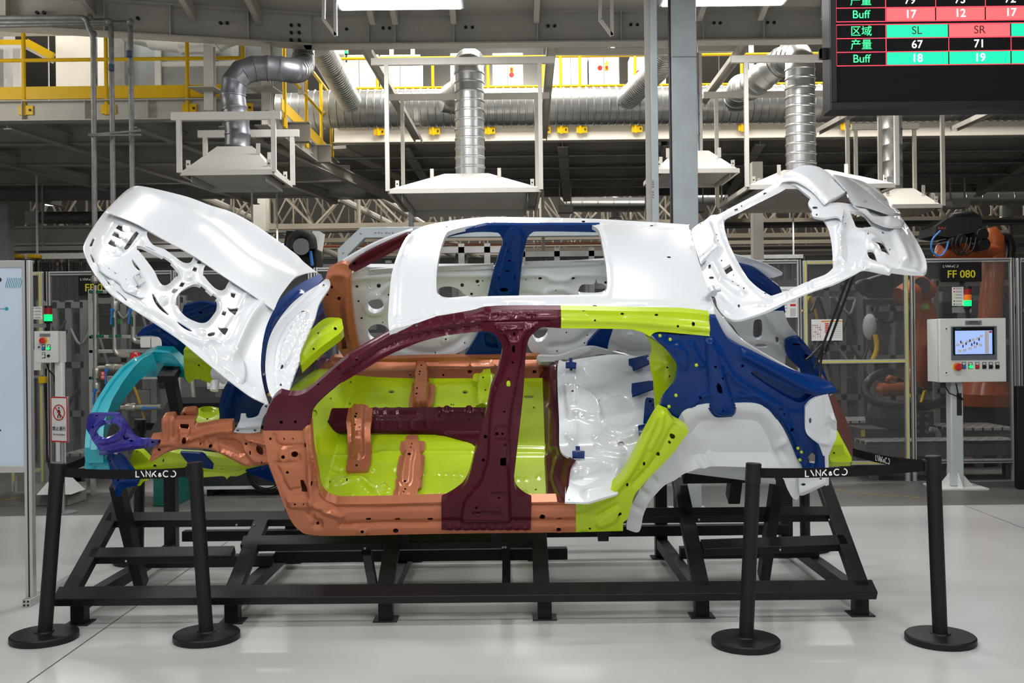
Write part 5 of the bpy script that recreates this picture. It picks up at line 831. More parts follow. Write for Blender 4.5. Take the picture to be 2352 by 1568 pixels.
obj('head_housing', MB().prism([P(x, y, 12.2) for x, y in ((2148, 540), (2150, 520), (2178, 500), (2240, 496), (2256, 500), (2256, 530), (2180, 545))], (0, .5, 0)), M['dark'], R1)
text('maker_text', 'KUKA', P(2164, 524, 12.19), X, Vector((0, 0, 1)), 7*12.2/FOC, mat('orange_print_mark', (.6, .10, .03), .6), R1)
obj('corrugated_hose', MB().tube([P(x, y, 12.3) for x, y in ((2182, 508), (2190, 500), (2210, 496), (2230, 497), (2246, 504))], [.06, .07, .06, .07, .06], 14), M['blackg'], R1)
for x, y, r in ((2258, 538, 14), (2262, 560, 14), (2190, 555, 10), (2210, 548, 11)): obj('motor', MB().lathe(P(x, y, 12.1), [(r*.0053, 0), (r*.0053, .35)], 16, 'Y'), M['blackg'], R1, bevel=.006)
obj('cable', MB().tube(smooth([P(x, y, 12.0) for x, y in ((2160, 530), (2142, 550), (2140, 575), (2158, 588), (2172, 575), (2178, 555))]), .012, 8), M['blue'], R1)
for xx in (0, 9, 20): obj('cable', MB().tube(smooth([P(x+xx, y, 12.0) for x, y in ((2190, 545), (2186, 565), (2200, 585), (2216, 570), (2222, 545))]), .010, 8), M['blackg'], R1)
obj('rear_hose', MB().tube(smooth([P(x, y, 12.7) for x, y in ((2292, 545), (2312, 545), (2322, 565), (2318, 600), (2305, 640))]), .055, 12), M['blackg'], R1)
obj('base', MB().lathe(Vector((P(2265, 1000, 12.6).x, 12.6, 0)), [(.38, 0), (.38, .12), (.28, .2), (.26, .62), (.30, .66)], 24), M['blackg'], R1)
obj('carousel', MB().lathe(Vector((P(2265, 1000, 12.6).x, 12.6, .62)), [(.32, 0), (.34, .15), (.26, .3)], 24), M['orange'], R1)
R2 = robot('low orange robot bending over, black hose ring around its base'); R2.location = Vector((P(2090, 1000, 11.8).x, 11.8, 0)); c = Vector((P(2060, 1000, 11.8).x, 11.8, 0))
obj('base', MB().lathe(c, [(.42, 0), (.42, .08), (.30, .16), (.26, .40), (.32, .44)], 26), M['blackg'], R2)
obj('base_block', MB().prism([G(x, y)-Vector((0, 0, 0)) for x, y in ((1962, 1085), (2042, 1085))]+[P(2040, 985, 11.0), P(1982, 985, 11.0)], (0, .5, 0)), M['darkm'], R2); o = pbx('yellow_plate', 1978, 987, 1987, 1003, 10.97, .004, M['yprint'], R2)
obj('carousel', MB().lathe(c+Vector((0, 0, .44)), [(.34, 0), (.36, .12), (.28, .24), (.22, .3)], 26), M['blackg'], R2)
obj('motor_housing', cap([(2014, 898, 11.4), (2020, 895, 11.4), (2075, 893, 11.5), (2090, 890, 11.6)], [8, 15, 15, 12]), M['orange'], R2); obj('motor_cover', cap([(2036, 872, 11.4), (2044, 868, 11.45), (2056, 870, 11.5)], [4, 7, 5]), M['orange'], R2)
obj('hose_ring', MB().tube(smooth([P(x, y, Y) for x, y, Y in ((2070, 858, 11.9), (2030, 855, 11.7), (1996, 875, 11.4), (1988, 900, 11.3), (2010, 922, 11.2), (2070, 932, 11.1), (2130, 932, 11.2), (2172, 918, 11.4), (2186, 890, 11.7))]), .052, 12), M['blackg'], R2)
obj('lower_arm', cap([(2096, 880, 11.9), (2112, 850, 11.9), (2124, 780, 11.9), (2126, 720, 11.9), (2116, 680, 11.9)], [28, 30, 27, 24, 18]), M['orange'], R2)
obj('upper_arm', cap([(2130, 668, 11.8), (2112, 660, 11.7), (2085, 672, 11.5), (2062, 678, 11.35)], [22, 28, 24, 16]), M['orange'], R2); obj('arm_bore', MB().lathe(P(2118, 656, 11.45), [(.10, 0), (.10, .02)], 20, 'Y'), M['dark'], R2)
obj('wrist_block', MB().prism([P(x, y, 11.2) for x, y in ((1998, 640), (2050, 622), (2056, 640), (2048, 684), (2014, 682), (1994, 662))], (0, .3, 0)), M['blackg'], R2, bevel=.01)
for x, y in ((2000, 662), (1990, 655)): obj('wrist_flange', MB().lathe(P(x, y, 11.15), [(.07, 0), (.08, .05), (.07, .2)], 18, 'Y'), M['blackg'], R2)
for dx in (0,): obj('dress_hose', MB().tube(smooth([P(x+dx, y, 11.15) for x, y in ((2022, 690), (2014, 710), (2022, 735), (2048, 738), (2056, 715), (2044, 690))]), .018, 8), M['blackg'], R2)
obj('weld_gun', MB().prism([P(x, y, 11.2) for x, y in ((2005, 735), (2030, 730), (2048, 755), (2042, 790), (2010, 800), (2000, 770))], (0, .2, 0)), M['darkm'], R2); obj('gun_arm', MB().tube(smooth([P(x, y, 11.15) for x, y in ((2010, 768), (2014, 800), (2004, 828))]), .028, 8), M['yellow'], R2)
obj('bagged_tool', MB().sphere(P(1998, 750, 11.25), .10, 14, 9, (.8, .8, 1.5)), M['greyw'], R2)
obj('valve_manifold', pb(MB(), 2100, 945, 2145, 1020, 11.4, .25), M['darkm'], R2)
for i in range(6): obj('port', MB().lathe(P(2108+(i % 2)*20, 955+(i//2)*18, 11.4), [(.022, 0), (.022, -.02)], 12, 'Y'), M['midm'], R2)
obj('grey_hose', MB().tube(smooth([P(x, y, 11.3) for x, y in ((2136, 985), (2152, 990), (2156, 1010), (2148, 1030))]), .03, 10), M['cab'], R2)
R3 = robot('black robot head with grey side plates above the bonnet rear edge'); R3.location = Vector((P(690, 640, 12).x, 12, 0))
obj('head', MB().prism([P(x, y, 12) for x, y in ((655, 572), (722, 572), (728, 600), (720, 640), (650, 650), (648, 600))], (0, .4, 0)), M['blackg'], R3)
obj('corrugated_hose', MB().tube(smooth([P(x, y, 11.9) for x, y in ((668, 572), (672, 550), (685, 538), (700, 538), (714, 548), (718, 572))]), .06, 14), M['dark'], R3); obj('side_plate', MB().prism([P(x, y, 11.9) for x, y in ((718, 530), (734, 531), (728, 572), (712, 565))], (0, .35, 0)), M['cab'], R3); obj('side_plate', MB().prism([P(x, y, 11.9) for x, y in ((658, 530), (673, 530), (666, 566), (650, 570))], (0, .35, 0)), M['blackg'], R3)
obj('disc', MB().lathe(P(692, 566, 11.85), [(.10, 0), (.10, .03)], 24, 'Y'), M['midm'], R3); obj('cable', MB().tube(smooth([P(x, y, 11.9) for x, y in ((713, 576), (715, 592), (717, 610))]), .02, 8), M['blue'], R3)
obj('column', MB().box2((P(690, 640, 12).x-.2, 12.1, 0), (P(690, 640, 12).x+.2, 12.5, P(690, 640, 12).z+.02)), M['darkm'], R3)
# ================================================================ overhead steel, lamps, columns
def P2(x, y, Y): return P(x, y, Y)
DZ = P(1200, 104, 11).z                                    # underside of the front deck beam
struct(obj('ceiling_front', MB().box2((-14, -3, DZ+.35), (14, 11.6, DZ+.43)), M['under']))
fb = thing('deck_beam', 'long grey steel beam crossing the top of the picture', 'beam', Vector((1, 11, DZ+.3))); L0_, R0_ = P(700, 108, 11).x, 9.0
obj('web', MB().box2((L0_, 11.0, DZ+.015), (R0_, 11.012, DZ+.336)), M['beam'], fb); obj('flange', MB().box2((L0_, 10.9, DZ), (R0_, 11.1, DZ+.016)), M['beam'], fb); obj('flange', MB().box2((L0_, 10.9, DZ+.336), (R0_, 11.1, DZ+.35)), M['beam'], fb)
for x in (849, 909, 1043, 1234, 1425, 1612, 1750, 1890): p = P(x, 60, 11); obj('stiffener', MB().box2((p.x-.005, 10.91, DZ+.016), (p.x+.005, 11.0, DZ+.336)), M['beam'], fb)
def dotset(par, L, Y, r=.018):
    for x, y in L: obj('bolt', MB().lathe(P(x, y, Y), [(r, 0), (r, -.012)], 8, 'Y'), M['ink'], par)
dotset(fb, [(796, 67), (880, 65), (895, 65), (1070, 63), (1085, 63), (1259, 60), (1274, 60), (1449, 57), (1464, 57), (1640, 53), (1654, 53), (1763, 52), (1778, 52)], 10.99)
sb = thing('deck_beam', 'grey steel beam running back from upper left to the middle, six bolts at its end', 'beam', P(350, 90, 10.6)); a, b = P(-120, 62, 10.1), P(716, 114, 10.98); a.z = b.z = DZ
obj('web', MB().bar(a+Vector((0, 0, .175)), b+Vector((0, 0, .175)), .012, .32), M['beam'], sb); obj('flange', MB().bar(a+Vector((0, 0, .008)), b+Vector((0, 0, .008)), .2, .016), M['beam'], sb); obj('flange', MB().bar(a+Vector((0, 0, .34)), b+Vector((0, 0, .34)), .2, .016), M['beam'], sb)
for f in (.16, .42, .60, .82): p = a.lerp(b, f); obj('stiffener', MB().box2((p.x-.005, p.y-.1, DZ+.016), (p.x+.005, p.y, DZ+.336)), M['beam'], sb)
for x, y in ((670, 59), (688, 59), (670, 76), (688, 76), (670, 93), (688, 93), (508, 54), (523, 54), (87, 30), (103, 30), (318, 43)): obj('bolt', MB().lathe(P(x, y, 10.05+.92*(x+120)/836), [(.018, 0), (.018, -.03)], 8, 'Y'), M['ink'], sb)
JL = ('far left', 'left, over the yellow rail', 'left of the lamp bracket', 'over the left lamp', 'right of the left lamp', 'at the middle over the hood duct', 'left of the thin column', 'right of the wide column', 'left of the board', 'behind the board')
for i, (x1, x2) in enumerate(((175, 235), (392, 452), (535, 596), (812, 856), (876, 908), (1024, 1042), (1225, 1232), (1640, 1606), (1790, 1746), (1960, 1890))):
    p, q = P(x2, 50, 10.85), P(x2, 50, 10.85); p.z = DZ+.27; q = Vector((p.x*.75, 4.5, DZ+.27)); tag(obj('ceiling_joist', MB().bar(p, q, .06, .15), M['beam']), 'grey joist under the ceiling deck, ' + JL[i], 'joist', 'joists under the ceiling deck')
def lamp(x, y, z, label, l=1.16):
    t = thing('ceiling_lamp', label, 'lamp', (x, y, z), 'fluorescent lamps under the ceiling deck')
    obj('housing', MB().box2((x-l/2-.03, y-.17, z), (x+l/2+.03, y+.17, z+.07)), M['cab'], t, bevel=.004); obj('diffuser', MB().box2((x-l/2, y-.15, z-.008), (x+l/2, y+.15, z-.001)), M['tube'], t)
    for s in (-1, 1): obj('hanger', MB().box2((x+s*l*.42-.01, y-.01, z+.07), (x+s*l*.42+.01, y+.01, DZ+.35)), M['galv'], t)
for i, (x, y) in enumerate(LAMPS): lamp(x, y, LAMP_Z, ['lit lamp panel at the top edge left of centre', 'lit lamp panel at the top edge above the wide column'][i] if i < 2 else 'lit lamp panel out of frame above the car and the viewer')
for x, lab in ((757, 'white lamp bracket hanging at the top edge left of the lit lamp'), (1392, 'white lamp bracket hanging at the top edge left of the thin column')):
    t = thing('lamp_bracket', lab, 'bracket', P(x, 40, 9.3)); a, b, c, d = P(x-14, 45, 9.3), P(x+14, 82, 9.3), P(x-12, -60, 9.3), P(x+12, -60, 9.3)
    obj('rod', MB().bar(a, c, .03, .03), M['beamw'], t); obj('rod', MB().bar(b, d, .03, .03), M['beamw'], t); obj('rod', MB().bar(a, b, .03, .03), M['beamw'], t)
# --- two zinc columns and the portal behind the roof
def col(x1, x2, ytop, Y, label, nm='steel_column'):
    t = thing(nm, label, 'column', Vector((P((x1+x2)/2, 300, Y).x, Y, 0))); a, b = P(x1, 300, Y).x, P(x2, 300, Y).x
    obj('shaft', MB().box2((a, Y, 0), (b, Y+.12, DZ+.35)), M['colz'], t, bevel=.004); obj('foot_plate', MB().box(((a+b)/2, Y+.06, .008), (b-a+.1, .24, .016)), M['colz'], t); return t
c1 = col(1496, 1512, 0, 8.62, 'thin zinc column with rivet row, left of the wide one behind the roof'); o = obj('web_plate', MB().box2((P(1484, 300, 8.62).x, 8.66, 0), (P(1496, 300, 8.62).x, 8.67, DZ+.35)), M['beam'], c1)
for y in (416, 422, 428, 440, 446, 452): obj('rivet', MB().sphere(P(1500, y, 8.615), .008, 8, 5), M['galv'], c1)
c2 = col(1544, 1602, 0, 8.7, 'wide zinc box column behind the rear of the white roof'); obj('side_seam', MB().box2((P(1541, 300, 8.7).x, 8.72, .02), (P(1544, 300, 8.7).x, 8.80, DZ+.35)), M['ink'], c2); obj('joint_line', MB().box2((P(1544, 130, 8.7).x-.001, 8.698, P(1570, 131, 8.7).z), (P(1602, 130, 8.7).x+.001, 8.70, P(1570, 130, 8.7).z)), M['ink'], c2)
pt = thing('steel_portal', 'zinc portal frame with sloped corner behind the windscreen opening', 'frame', Vector((P(787, 640, 8.8).x, 8.8, 0)))
q = [P(x, y, 8.8) for x, y in ((775, 572), (828, 522), (1480, 515), (1480, 540), (838, 546), (799, 585))]
obj('leg_and_beam', MB().prism([(q[0].x, 8.8, 0)]+q+[(q[5].x, 8.8, 0)], (0, .10, 0)), M['colz'], pt, 20, .004)
for x in (862, 870, 877, 887, 894, 902): obj('rivet', MB().sphere(P(x, 534, 8.797), .008, 8, 5), M['galv'], pt)
for x, y in ((829, 536), (788, 580)): obj('rivet', MB().sphere(P(x, y, 8.797), .009, 8, 5), M['galv'], pt)
# ================================================================ exhaust hoods and their ducts
def ring_tube(pp, r, n=28, gap=None):
    pp = [Vector(p) for p in pp]; out = []; rr = []; acc = 0
    L = [0]
    for i in range(1, len(pp)): L.append(L[-1]+(pp[i]-pp[i-1]).length)
    tot = L[-1]; g = gap or .2; k = max(2, int(tot/g)); st = []
    for i in range(k+1):
        for e, f in ((-.016, 1), (-.007, 1.05), (.007, 1.05), (.016, 1)): st.append((min(max(tot*i/k+e, 0), tot), f))
    st.sort(); last = -1
    for s, f in st:
        if s-last < 1e-5: continue
        last = s; i = next(j for j in range(1, len(L)) if s <= L[j]+1e-9); t = (s-L[i-1])/max(L[i]-L[i-1], 1e-9); out.append(pp[i-1].lerp(pp[i], t)); rr.append(r*f)
    return MB().tube(out, rr, n)
def hood_unit(cx, Yn, wd, dp, zr, hc, topw, label, sk=.10, frame_z=None, fx=(), ears=True, fd=None, mt='hoodm'):
    t = thing('exhaust_hood', label, 'extractor hood', (cx, Yn+dp/2, zr), 'exhaust hoods hanging over the cell'); yc = Yn+dp/2; td = topw*.8
    v = []
    for hw, hd, z in ((wd/2, dp/2, zr), (wd/2, dp/2, zr+.03), (topw/2, td/2, zr+.03+hc)): v += [(cx+sx*hw, yc+sy*hd, z) for sx, sy in ((-1, -1), (1, -1), (1, 1), (-1, 1))]
    m = MB().add(v, [(i+a, i+(a+1) % 4, i+4+(a+1) % 4, i+4+a) for i in (0, 4) for a in range(4)]+[(8, 9, 10, 11)]); obj('canopy', m, M[mt], t, 20)
    w2, d2 = wd*.86, dp*.9; zb = zr-sk; s = MB()
    s.box2((cx-w2/2, yc-d2/2, zb), (cx-w2/2+.006, yc+d2/2, zr)); s.box2((cx+w2/2-.006, yc-d2/2, zb), (cx+w2/2, yc+d2/2, zr)); s.box2((cx-w2/2, yc+d2/2-.006, zb), (cx+w2/2, yc+d2/2, zr))
    obj('inner_skirt', s, M[mt], t); obj('baffle', MB().box2((cx-w2/2+.02, yc-d2/2, zr-.02), (cx+w2/2-.02, yc+d2/2-.02, zr-.012)), M[mt], t)
    e = .03
    for p, q in (((-1, -1), (1, -1)), ((-1, 1), (1, 1)), ((-1, -1), (-1, 1)), ((1, -1), (1, 1))): obj('rim_angle', MB().bar((cx+p[0]*(wd/2+e/2), yc+p[1]*(dp/2+e/2), zr), (cx+q[0]*(wd/2+e/2), yc+q[1]*(dp/2+e/2), zr), e, .05), M['beamw'], t)
    for sx, sy in ((-1, -1), (1, -1), (-1, 1), (1, 1)):
        if frame_z: obj('hanger_post', MB().box2((cx+sx*(wd/2+e)-.022, yc+sy*(dp/2+e)-.02, zr), (cx+sx*(wd/2+e)+.022, yc+sy*(dp/2+e)+.02, frame_z)), M['beamw'], t)
        o = obj('lifting_ear', MB().box2((cx+sx*wd*.46-.02, yc+sy*dp*.46-.004, zr+.03), (cx+sx*wd*.46+.02, yc+sy*dp*.46+.004, zr+.13)), M['beamw'], t); obj('ear_hole', MB().lathe((cx+sx*wd*.46, yc+sy*dp*.46-.0045, zr+.09), [(.009, 0), (.009, -.001)], 8, 'Y'), M['ink'], o)
        obj('lifting_ear', MB().box2((cx+sx*(topw*.75)-.02, yc+sy*dp*.3-.004, zr+.03+hc*.62), (cx+sx*(topw*.75)+.02, yc+sy*dp*.3+.004, zr+.03+hc*.62+.11)), M['beamw'], t)
    if frame_z:
        for sy in (-1, 1): obj('top_rail', MB().bar((cx-wd*.62, yc+sy*(dp/2+e), frame_z), (cx+wd*.62, yc+sy*(dp/2+e), frame_z), .045, .075), M['beamw'], t)
    return t
def duct(pp, r, label, gap=.107, mt='duct', cat='duct', collar=()):
    t = thing('spiral_duct', label, cat, pp[0]); obj('duct_body', ring_tube(pp, r, 28, gap), M[mt], t)
    for i, k in collar: obj('collar', MB().tube([Vector(pp[i])-(Vector(pp[i+1])-Vector(pp[i])).normalized()*k, Vector(pp[i])+(Vector(pp[i+1])-Vector(pp[i])).normalized()*k], r*1.07, 28), M[mt], t)
    return t
ZR = 3.14
# middle hood
cx = P(1067, 437, 10.8).x; hood_unit(cx, 10.8, 1.60, 1.5, ZR, .25, .50, 'wide cream exhaust hood over the middle of the car roof', .10, P(1067, 142, 10.8).z)
t0 = P(1077, 128, 11.55); yd = 11.55; MZ = P(1200, 246, 14.3).z
duct([(t0.x, yd, ZR+.27), (t0.x, yd, P(1077, 165, yd).z)]+smooth([(t0.x, yd, P(1077, 165, yd).z), (t0.x+.005, yd+.10, P(1077, 140, yd).z), (t0.x-.02, yd+.45, P(1077, 128, yd).z), (t0.x-.05, yd+.9, P(1077, 128, yd).z-.1), (t0.x-.35, 14.0, MZ+.1)])[1:], .168, 'vertical zinc duct rising from the middle hood')
# left hood
cx = P(523, 397, 9.5).x; hood_unit(cx, 9.5, .84, .75, ZR, .27, .34, 'small grey exhaust hood at the left over the bonnet', .08, P(520, 268, 9.5).z, mt='beam')
el = [P(x, y, Y) for x, y, Y in ((545, 340, 9.87), (546, 305, 9.87), (541, 265, 9.87), (535, 225, 9.87), (538, 190, 9.87), (556, 167, 9.9), (590, 157, 9.95), (640, 158, 10.0), (672, 162, 10.1), (693, 158, 10.7), (697, 138, 11.25), (697, 90, 11.35), (697, 60, 11.35))]
duct(smooth(el, 2), .122, 'dark zinc elbow duct swinging from the left hood up to the right', .13, 'ductd')
# hood behind the columns
cx = P(1600, 385, 11.4).x; hood_unit(cx, 11.4, .92, .9, P(1600, 393, 11.4).z, .26, .40, 'pale exhaust hood partly hidden behind the two zinc columns', .06, None)
x_ = P(1603, 330, 11.8).x; duct([(x_, 11.85, P(1600, 393, 11.4).z+.27), (x_, 11.85, DZ+.35)], .055, 'thin ringed duct just right of the wide column', .22, 'ductd'); tag(obj('hanger_post', MB().box2((P(1618, 330, 11.6).x-.02, 11.8, P(1600, 393, 11.4).z+.25), (P(1618, 330, 11.6).x+.02, 11.84, DZ+.35)), M['beam']), 'thin grey hanger post just right of the ringed duct', 'post')
# right hood
cx = P(1886, 428, 10.8).x; hood_unit(cx, 10.8, 1.56, 1.5, ZR, .25, .50, 'wide cream exhaust hood behind the raised tailgate', .10, P(1886, 136, 10.8).z)
x_ = P(1839, 300, 11.55).x; z1 = P(1839, 150, yd).z
duct([(x_, yd, ZR+.27), (x_, yd, z1)]+smooth([(x_, yd, z1), (x_, yd+.10, z1+.12), (x_-.10, yd+.42, z1+.16), (x_-.35, yd+.9, z1), (P(1700, 240, 13.6).x, 13.6, MZ+.06), (P(1690, 242, 14.1).x, 14.1, MZ)])[1:], .168, 'vertical zinc duct rising from the right hood')
# far right hood
cx = P(2092, 470, 12.4).x; hood_unit(cx, 12.4, .72, .8, P(2092, 474, 12.4).z, .24, .3, 'small cream exhaust hood right of the tailgate below the board', .04, P(2092, 258, 12.4).z)
x_ = P(2043, 350, 12.9).x; duct([(x_, 12.8, P(2092, 474, 12.4).z+.22), (x_, 12.8, 5.2)], .122, 'vertical zinc duct below the board at the right', .2)
# main duct and its branches
DX0, DX1 = P(640, 246, 14.3).x, 9.5; duct([(DX0, 14.3, MZ), (DX1, 14.3, MZ)], .265, 'big horizontal spiral duct lying along the white walkway', .107)
duct([P(x, y, Y) for x, y, Y in ((730, 100, 12.2), (758, 150, 12.9), (805, 235, 14.1))], .155, 'slanting zinc duct at the left end of the main duct', .06); duct([P(x, y, Y) for x, y, Y in ((1535, 110, 12.0), (1510, 160, 12.8), (1440, 228, 14.1))], .15, 'slanting zinc duct behind the two columns', .06)
duct([P(x, y, Y) for x, y, Y in ((1015, 232, 13.9), (1060, 240, 14.0))], .15, 'short stub duct behind the middle hood duct', .4)
# slanting channel braces
for k, (x1, y1, Y1, x2, y2, Y2, lab) in enumerate(((842, 108, 11.1, 962, 320, 14.4, 'channel brace slanting down left of the middle hood duct'), (1266, 104, 11.1, 1247, 318, 14.4, 'channel brace slanting down right of the middle hood duct'), (1706, 104, 11.1, 1608, 236, 13.4, 'channel brace slanting down right of the wide column'), (2280, 250, 11.5, 2190, 292, 14.3, 'channel brace slanting below the board, right'), (1965, 250, 11.6, 1874, 300, 14.3, 'channel brace slanting below the board, left'))):
    a, b = P(x1, y1, Y1), P(x2, y2, Y2); m = MB().bar(a, b, .10, .008); m.bar(a+Vector((.05, 0, -.03)), b+Vector((.05, 0, -.03)), .008, .06); m.bar(a-Vector((.05, 0, .03)), b-Vector((.05, 0, .03)), .008, .06); tag(obj('channel_brace', m, M['beam']), lab, 'brace', 'channel braces between beam and walkway')
for x1, x2, y, lab in ((1247, 1545, 119, 'cream channel under the beam left of the thin column'), (1602, 1700, 112, 'short cream channel right of the wide column')):
    tag(obj('channel_rail', MB().bar(P(x1, y, 11.45), P(x2, y, 11.45), .05, .075).box2(P(x1+20, y, 11.43), (P(x1+28, y, 11.45).x, 11.47, DZ+.35)), M['beamw']), lab, 'rail')
# ================================================================ walkways
def railing(name, pts2, zf, label, posts, grp, sockets=None, kick=True, hgt=1.05, toeb=None):
    t = thing(name, label, 'railing', pts2[0], grp); a, b = Vector(pts2[0]), Vector(pts2[1])
    for z in (hgt, hgt*.55): obj('hand_rail', MB().tube([a+Vector((0, 0, z)), b+Vector((0, 0, z))], .021, 10), M['yellow'], t)
    if kick: obj('toe_board', MB().bar(a+Vector((0, 0, .09)), b+Vector((0, 0, .09)), .008, kick), M['yellow'], t)
    for f in posts:
        p = a.lerp(b, f); o = obj('rail_post', MB().tube([p-Vector((0, 0, .16)), p+Vector((0, 0, hgt))], .023, 10), M['yellow'], t)
        d = (b-a).normalized(); obj('socket', MB().bar(p-d*.06-Vector((0, 0, .10)), p+d*.10-Vector((0, 0, .10)), .02, .10), M['yellow'], o); obj('socket_bolt', MB().lathe(p+d*.07-Vector((0, .012, .10)), [(.014, 0), (.014, -.008)], 8, 'Y'), M['ink'], o)
    return t
def deck(name, lo, hi, label, nb, axis, mt='under'):
    t = thing(name, label, 'walkway', ((lo[0]+hi[0])/2, (lo[1]+hi[1])/2, hi[2])); obj('deck_plate', MB().box2((lo[0], lo[1], hi[2]-.02), hi), M[mt], t); return t
# left mezzanine
WZ = P(200, 279, 11).z; WT = P(200, 232, 11).z; LX = P(600, 250, 11).x
lm = deck('left_walkway', (-14, 11, WZ), (LX, 17.5, WT), 'grey steel walkway at the upper left with a yellow rail', 0, 0)
def fascia(par, a, b, z0, z1, mt, nstf, w=.16, bolts=True):
    a, b = Vector(a), Vector(b); h = Vector((0, 0, 1)); obj('fascia_web', MB().bar(a+h*(z0+z1)/2, b+h*(z0+z1)/2, .012, z1-z0), M[mt], par); obj('fascia_flange', MB().bar(a+h*(z0+.006), b+h*(z0+.006), w, .012), M[mt], par); obj('fascia_flange', MB().bar(a+h*(z1-.006), b+h*(z1-.006), w, .012), M[mt], par)
    for i in range(nstf): p = a.lerp(b, (i+.5)/nstf); d = (b-a).normalized(); obj('fascia_stiffener', MB().bar(p-d*.004+h*(z0+z1)/2+Vector((-d.y, d.x, 0))*(-.04), p+d*.004+h*(z0+z1)/2+Vector((-d.y, d.x, 0))*(-.04), .07, z1-z0-.03), M[mt], par)
CX2 = P(768, 385, 14.9).x
fascia(lm, (-14, 11, 0), (P(560, 250, 11).x, 11, 0), WZ, WT, 'beam', 16); fascia(lm, (P(600, 262, 11.3).x, 11.3, 0), (CX2, 14.9, 0), WZ, WT, 'beam', 4)
for y in (12.2, 13.6, 15.2, 16.8): obj('cross_beam', MB().ibeam((-14, y, WT-.12), (LX+.3, y, WT-.12), .12, .24), M['under'], lm)
for x in (-9, -7.2, -5.6, -4.2, -3.2): obj('joist', MB().ibeam((x, 11.1, WT-.2), (x+1.2, 17.3, WT-.2), .1, .16), M['under'], lm)
pp = lambda x: (P(x, 200, 11).x+14)/(P(560, 200, 11).x+14)
railing('yellow_railing', [(-14, 10.98, WT), (P(560, 200, 11).x, 10.98, WT)], 0, 'yellow railing with toe board along the left walkway', [pp(x) for x in (-160, 57, 246, 432, 560)], 'yellow walkway railings', kick=.14, hgt=.82)
railing('yellow_railing', [(P(646, 215, 11.6).x, 11.6, WT), (CX2, 14.85, WT)], 0, 'yellow railing on the short walkway edge running back beside the left hood duct', [.05, .42, .72, .95], 'yellow walkway railings', kick=.14, hgt=.95)
for i, x in enumerate((486, 617)):
    t = thing('stub_post', ['cream I-post standing on the left walkway edge by the elbow duct, left one', 'cream I-post standing on the left walkway edge by the elbow duct, right one'][i], 'post', P(x, 258, 10.95)); p = P(x, 258, 10.9); obj('shaft', MB().ibeam((p.x, 10.85, p.z), (p.x, 10.85, DZ-.01), .10, .12), M['beamw'], t); obj('base_flange', MB().prism([(p.x-.16, 10.6, p.z+.2), (p.x+.12, 10.6, p.z+.2), (p.x+.16, 10.9, p.z+.2), (p.x-.10, 10.9, p.z+.2)], (0, 0, .012)), M['beam'], t)
# rooms and cabinets standing on the left walkway
for x1, x2, mt, lab in ((-40, 8, 'midm', 'grey column at the left edge behind the yellow rail'), (128, 218, 'hoodm', 'beige wall panel behind the yellow rail, upper left'), (224, 262, 'cabb', 'pale wall strip beside the beige wall panel'), (262, 286, 'midm', 'grey pipe column behind the ceiling pipes')):
    tag(obj('wall_panel', pb(MB(), x1, 60, x2, 212, 12.4, .3), M[mt]), lab, 'wall panel')
t = thing('glazed_partition', 'translucent glazed partition behind the yellow rail at the left', 'partition', P(430, 215, 12.6)); g_ = pb(MB(), 286, 60, 700, 215, 12.62, .01); obj('glazing', g_, mat('frosted_glazing', (.36, .40, .41), .35, noise=.15, nscale=2), t)
for x in (288, 362, 485, 540, 612, 690): obj('mullion', pb(MB(), x-7, 60, x+7, 215, 12.58, .05), M['cabb'], t)
obj('cross_rail', pb(MB(), 370, 140, 700, 150, 12.59, .04), M['cabb'], t)
t = thing('round_duct', 'round zinc duct crossing above the glazed partition', 'duct', P(440, 90, 12.2)); obj('duct_body', ring_tube([P(300, 40, 12.2), P(380, 62, 12.2), P(470, 70, 12.2), P(540, 40, 12.2)], .30, 24, .3), M['duct'], t)
t = thing('yellow_stair_gate', 'yellow and white stair frame behind the rail at the far left', 'frame', P(60, 210, 11.9)); obj('beam', MB().bar(P(-30, 98, 12), P(62, 98, 12), .05, .06), M['yellow'], t); obj('beam', MB().bar(P(62, 98, 12), P(122, 130, 12), .06, .09), M['yellow'], t); obj('post', pb(MB(), 30, 110, 46, 212, 12, .08), M['cabb'], t); obj('beam', MB().bar(P(-30, 108, 12), P(62, 108, 12), .05, .04), M['cabb'], t); obj('beam', MB().bar(P(62, 110, 12), P(122, 142, 12), .04, .04), M['cabb'], t)
# white centre walkway
VZ, VT = P(1200, 324, 15).z, P(1200, 285, 15).z; VX = P(768, 320, 15).x
cw_ = deck('centre_walkway', (VX-1, 15, VZ), (14, 21.2, VT), 'cream steel walkway across the middle with yellow post sockets', 0, 0); obj('fascia_web', MB().box2((VX, 14.98, VZ), (14, 15.0, VT)), M['beamw'], cw_); obj('fascia_flange', MB().box2((VX, 14.9, VZ-.012), (14, 15.08, VZ)), M['beamw'], cw_); obj('fascia_flange', MB().box2((VX, 14.9, VT), (14, 15.08, VT+.012)), M['beamw'], cw_)
for y in (16.2, 17.4, 18.6, 19.8, 21): obj('cross_beam', MB().ibeam((VX-1, y, VT-.12), (14, y, VT-.12), .12, .22), M['under'], cw_)
for x in (-3.6, -1.6, .8, 2.4, 3.8, 6, 8.5): obj('joist', MB().ibeam((x, 15.1, VZ+.02), (x*1.12+.3, 21, VZ+.02), .16, .2), M['under'], cw_)
for x, s in ((-2.6, .9), (2.2, 1.25)): obj('diagonal_brace', MB().bar((x, 15.2, VZ-.02), (x*s+.9, 20.8, VZ-.02), .22, .05), M['beam'], cw_)
for y in (15.9, 17.0, 18.2): obj('conduit', MB().tube([(VX-1, y, VZ-.06), (14, y, VZ-.06)], .03, 8), M['galvd'], cw_)
for x, y in ((1500, 17.2), (830, 18)): pass
fx = lambda x: (P(x, 290, 14.95).x-VX)/(9.5-VX)
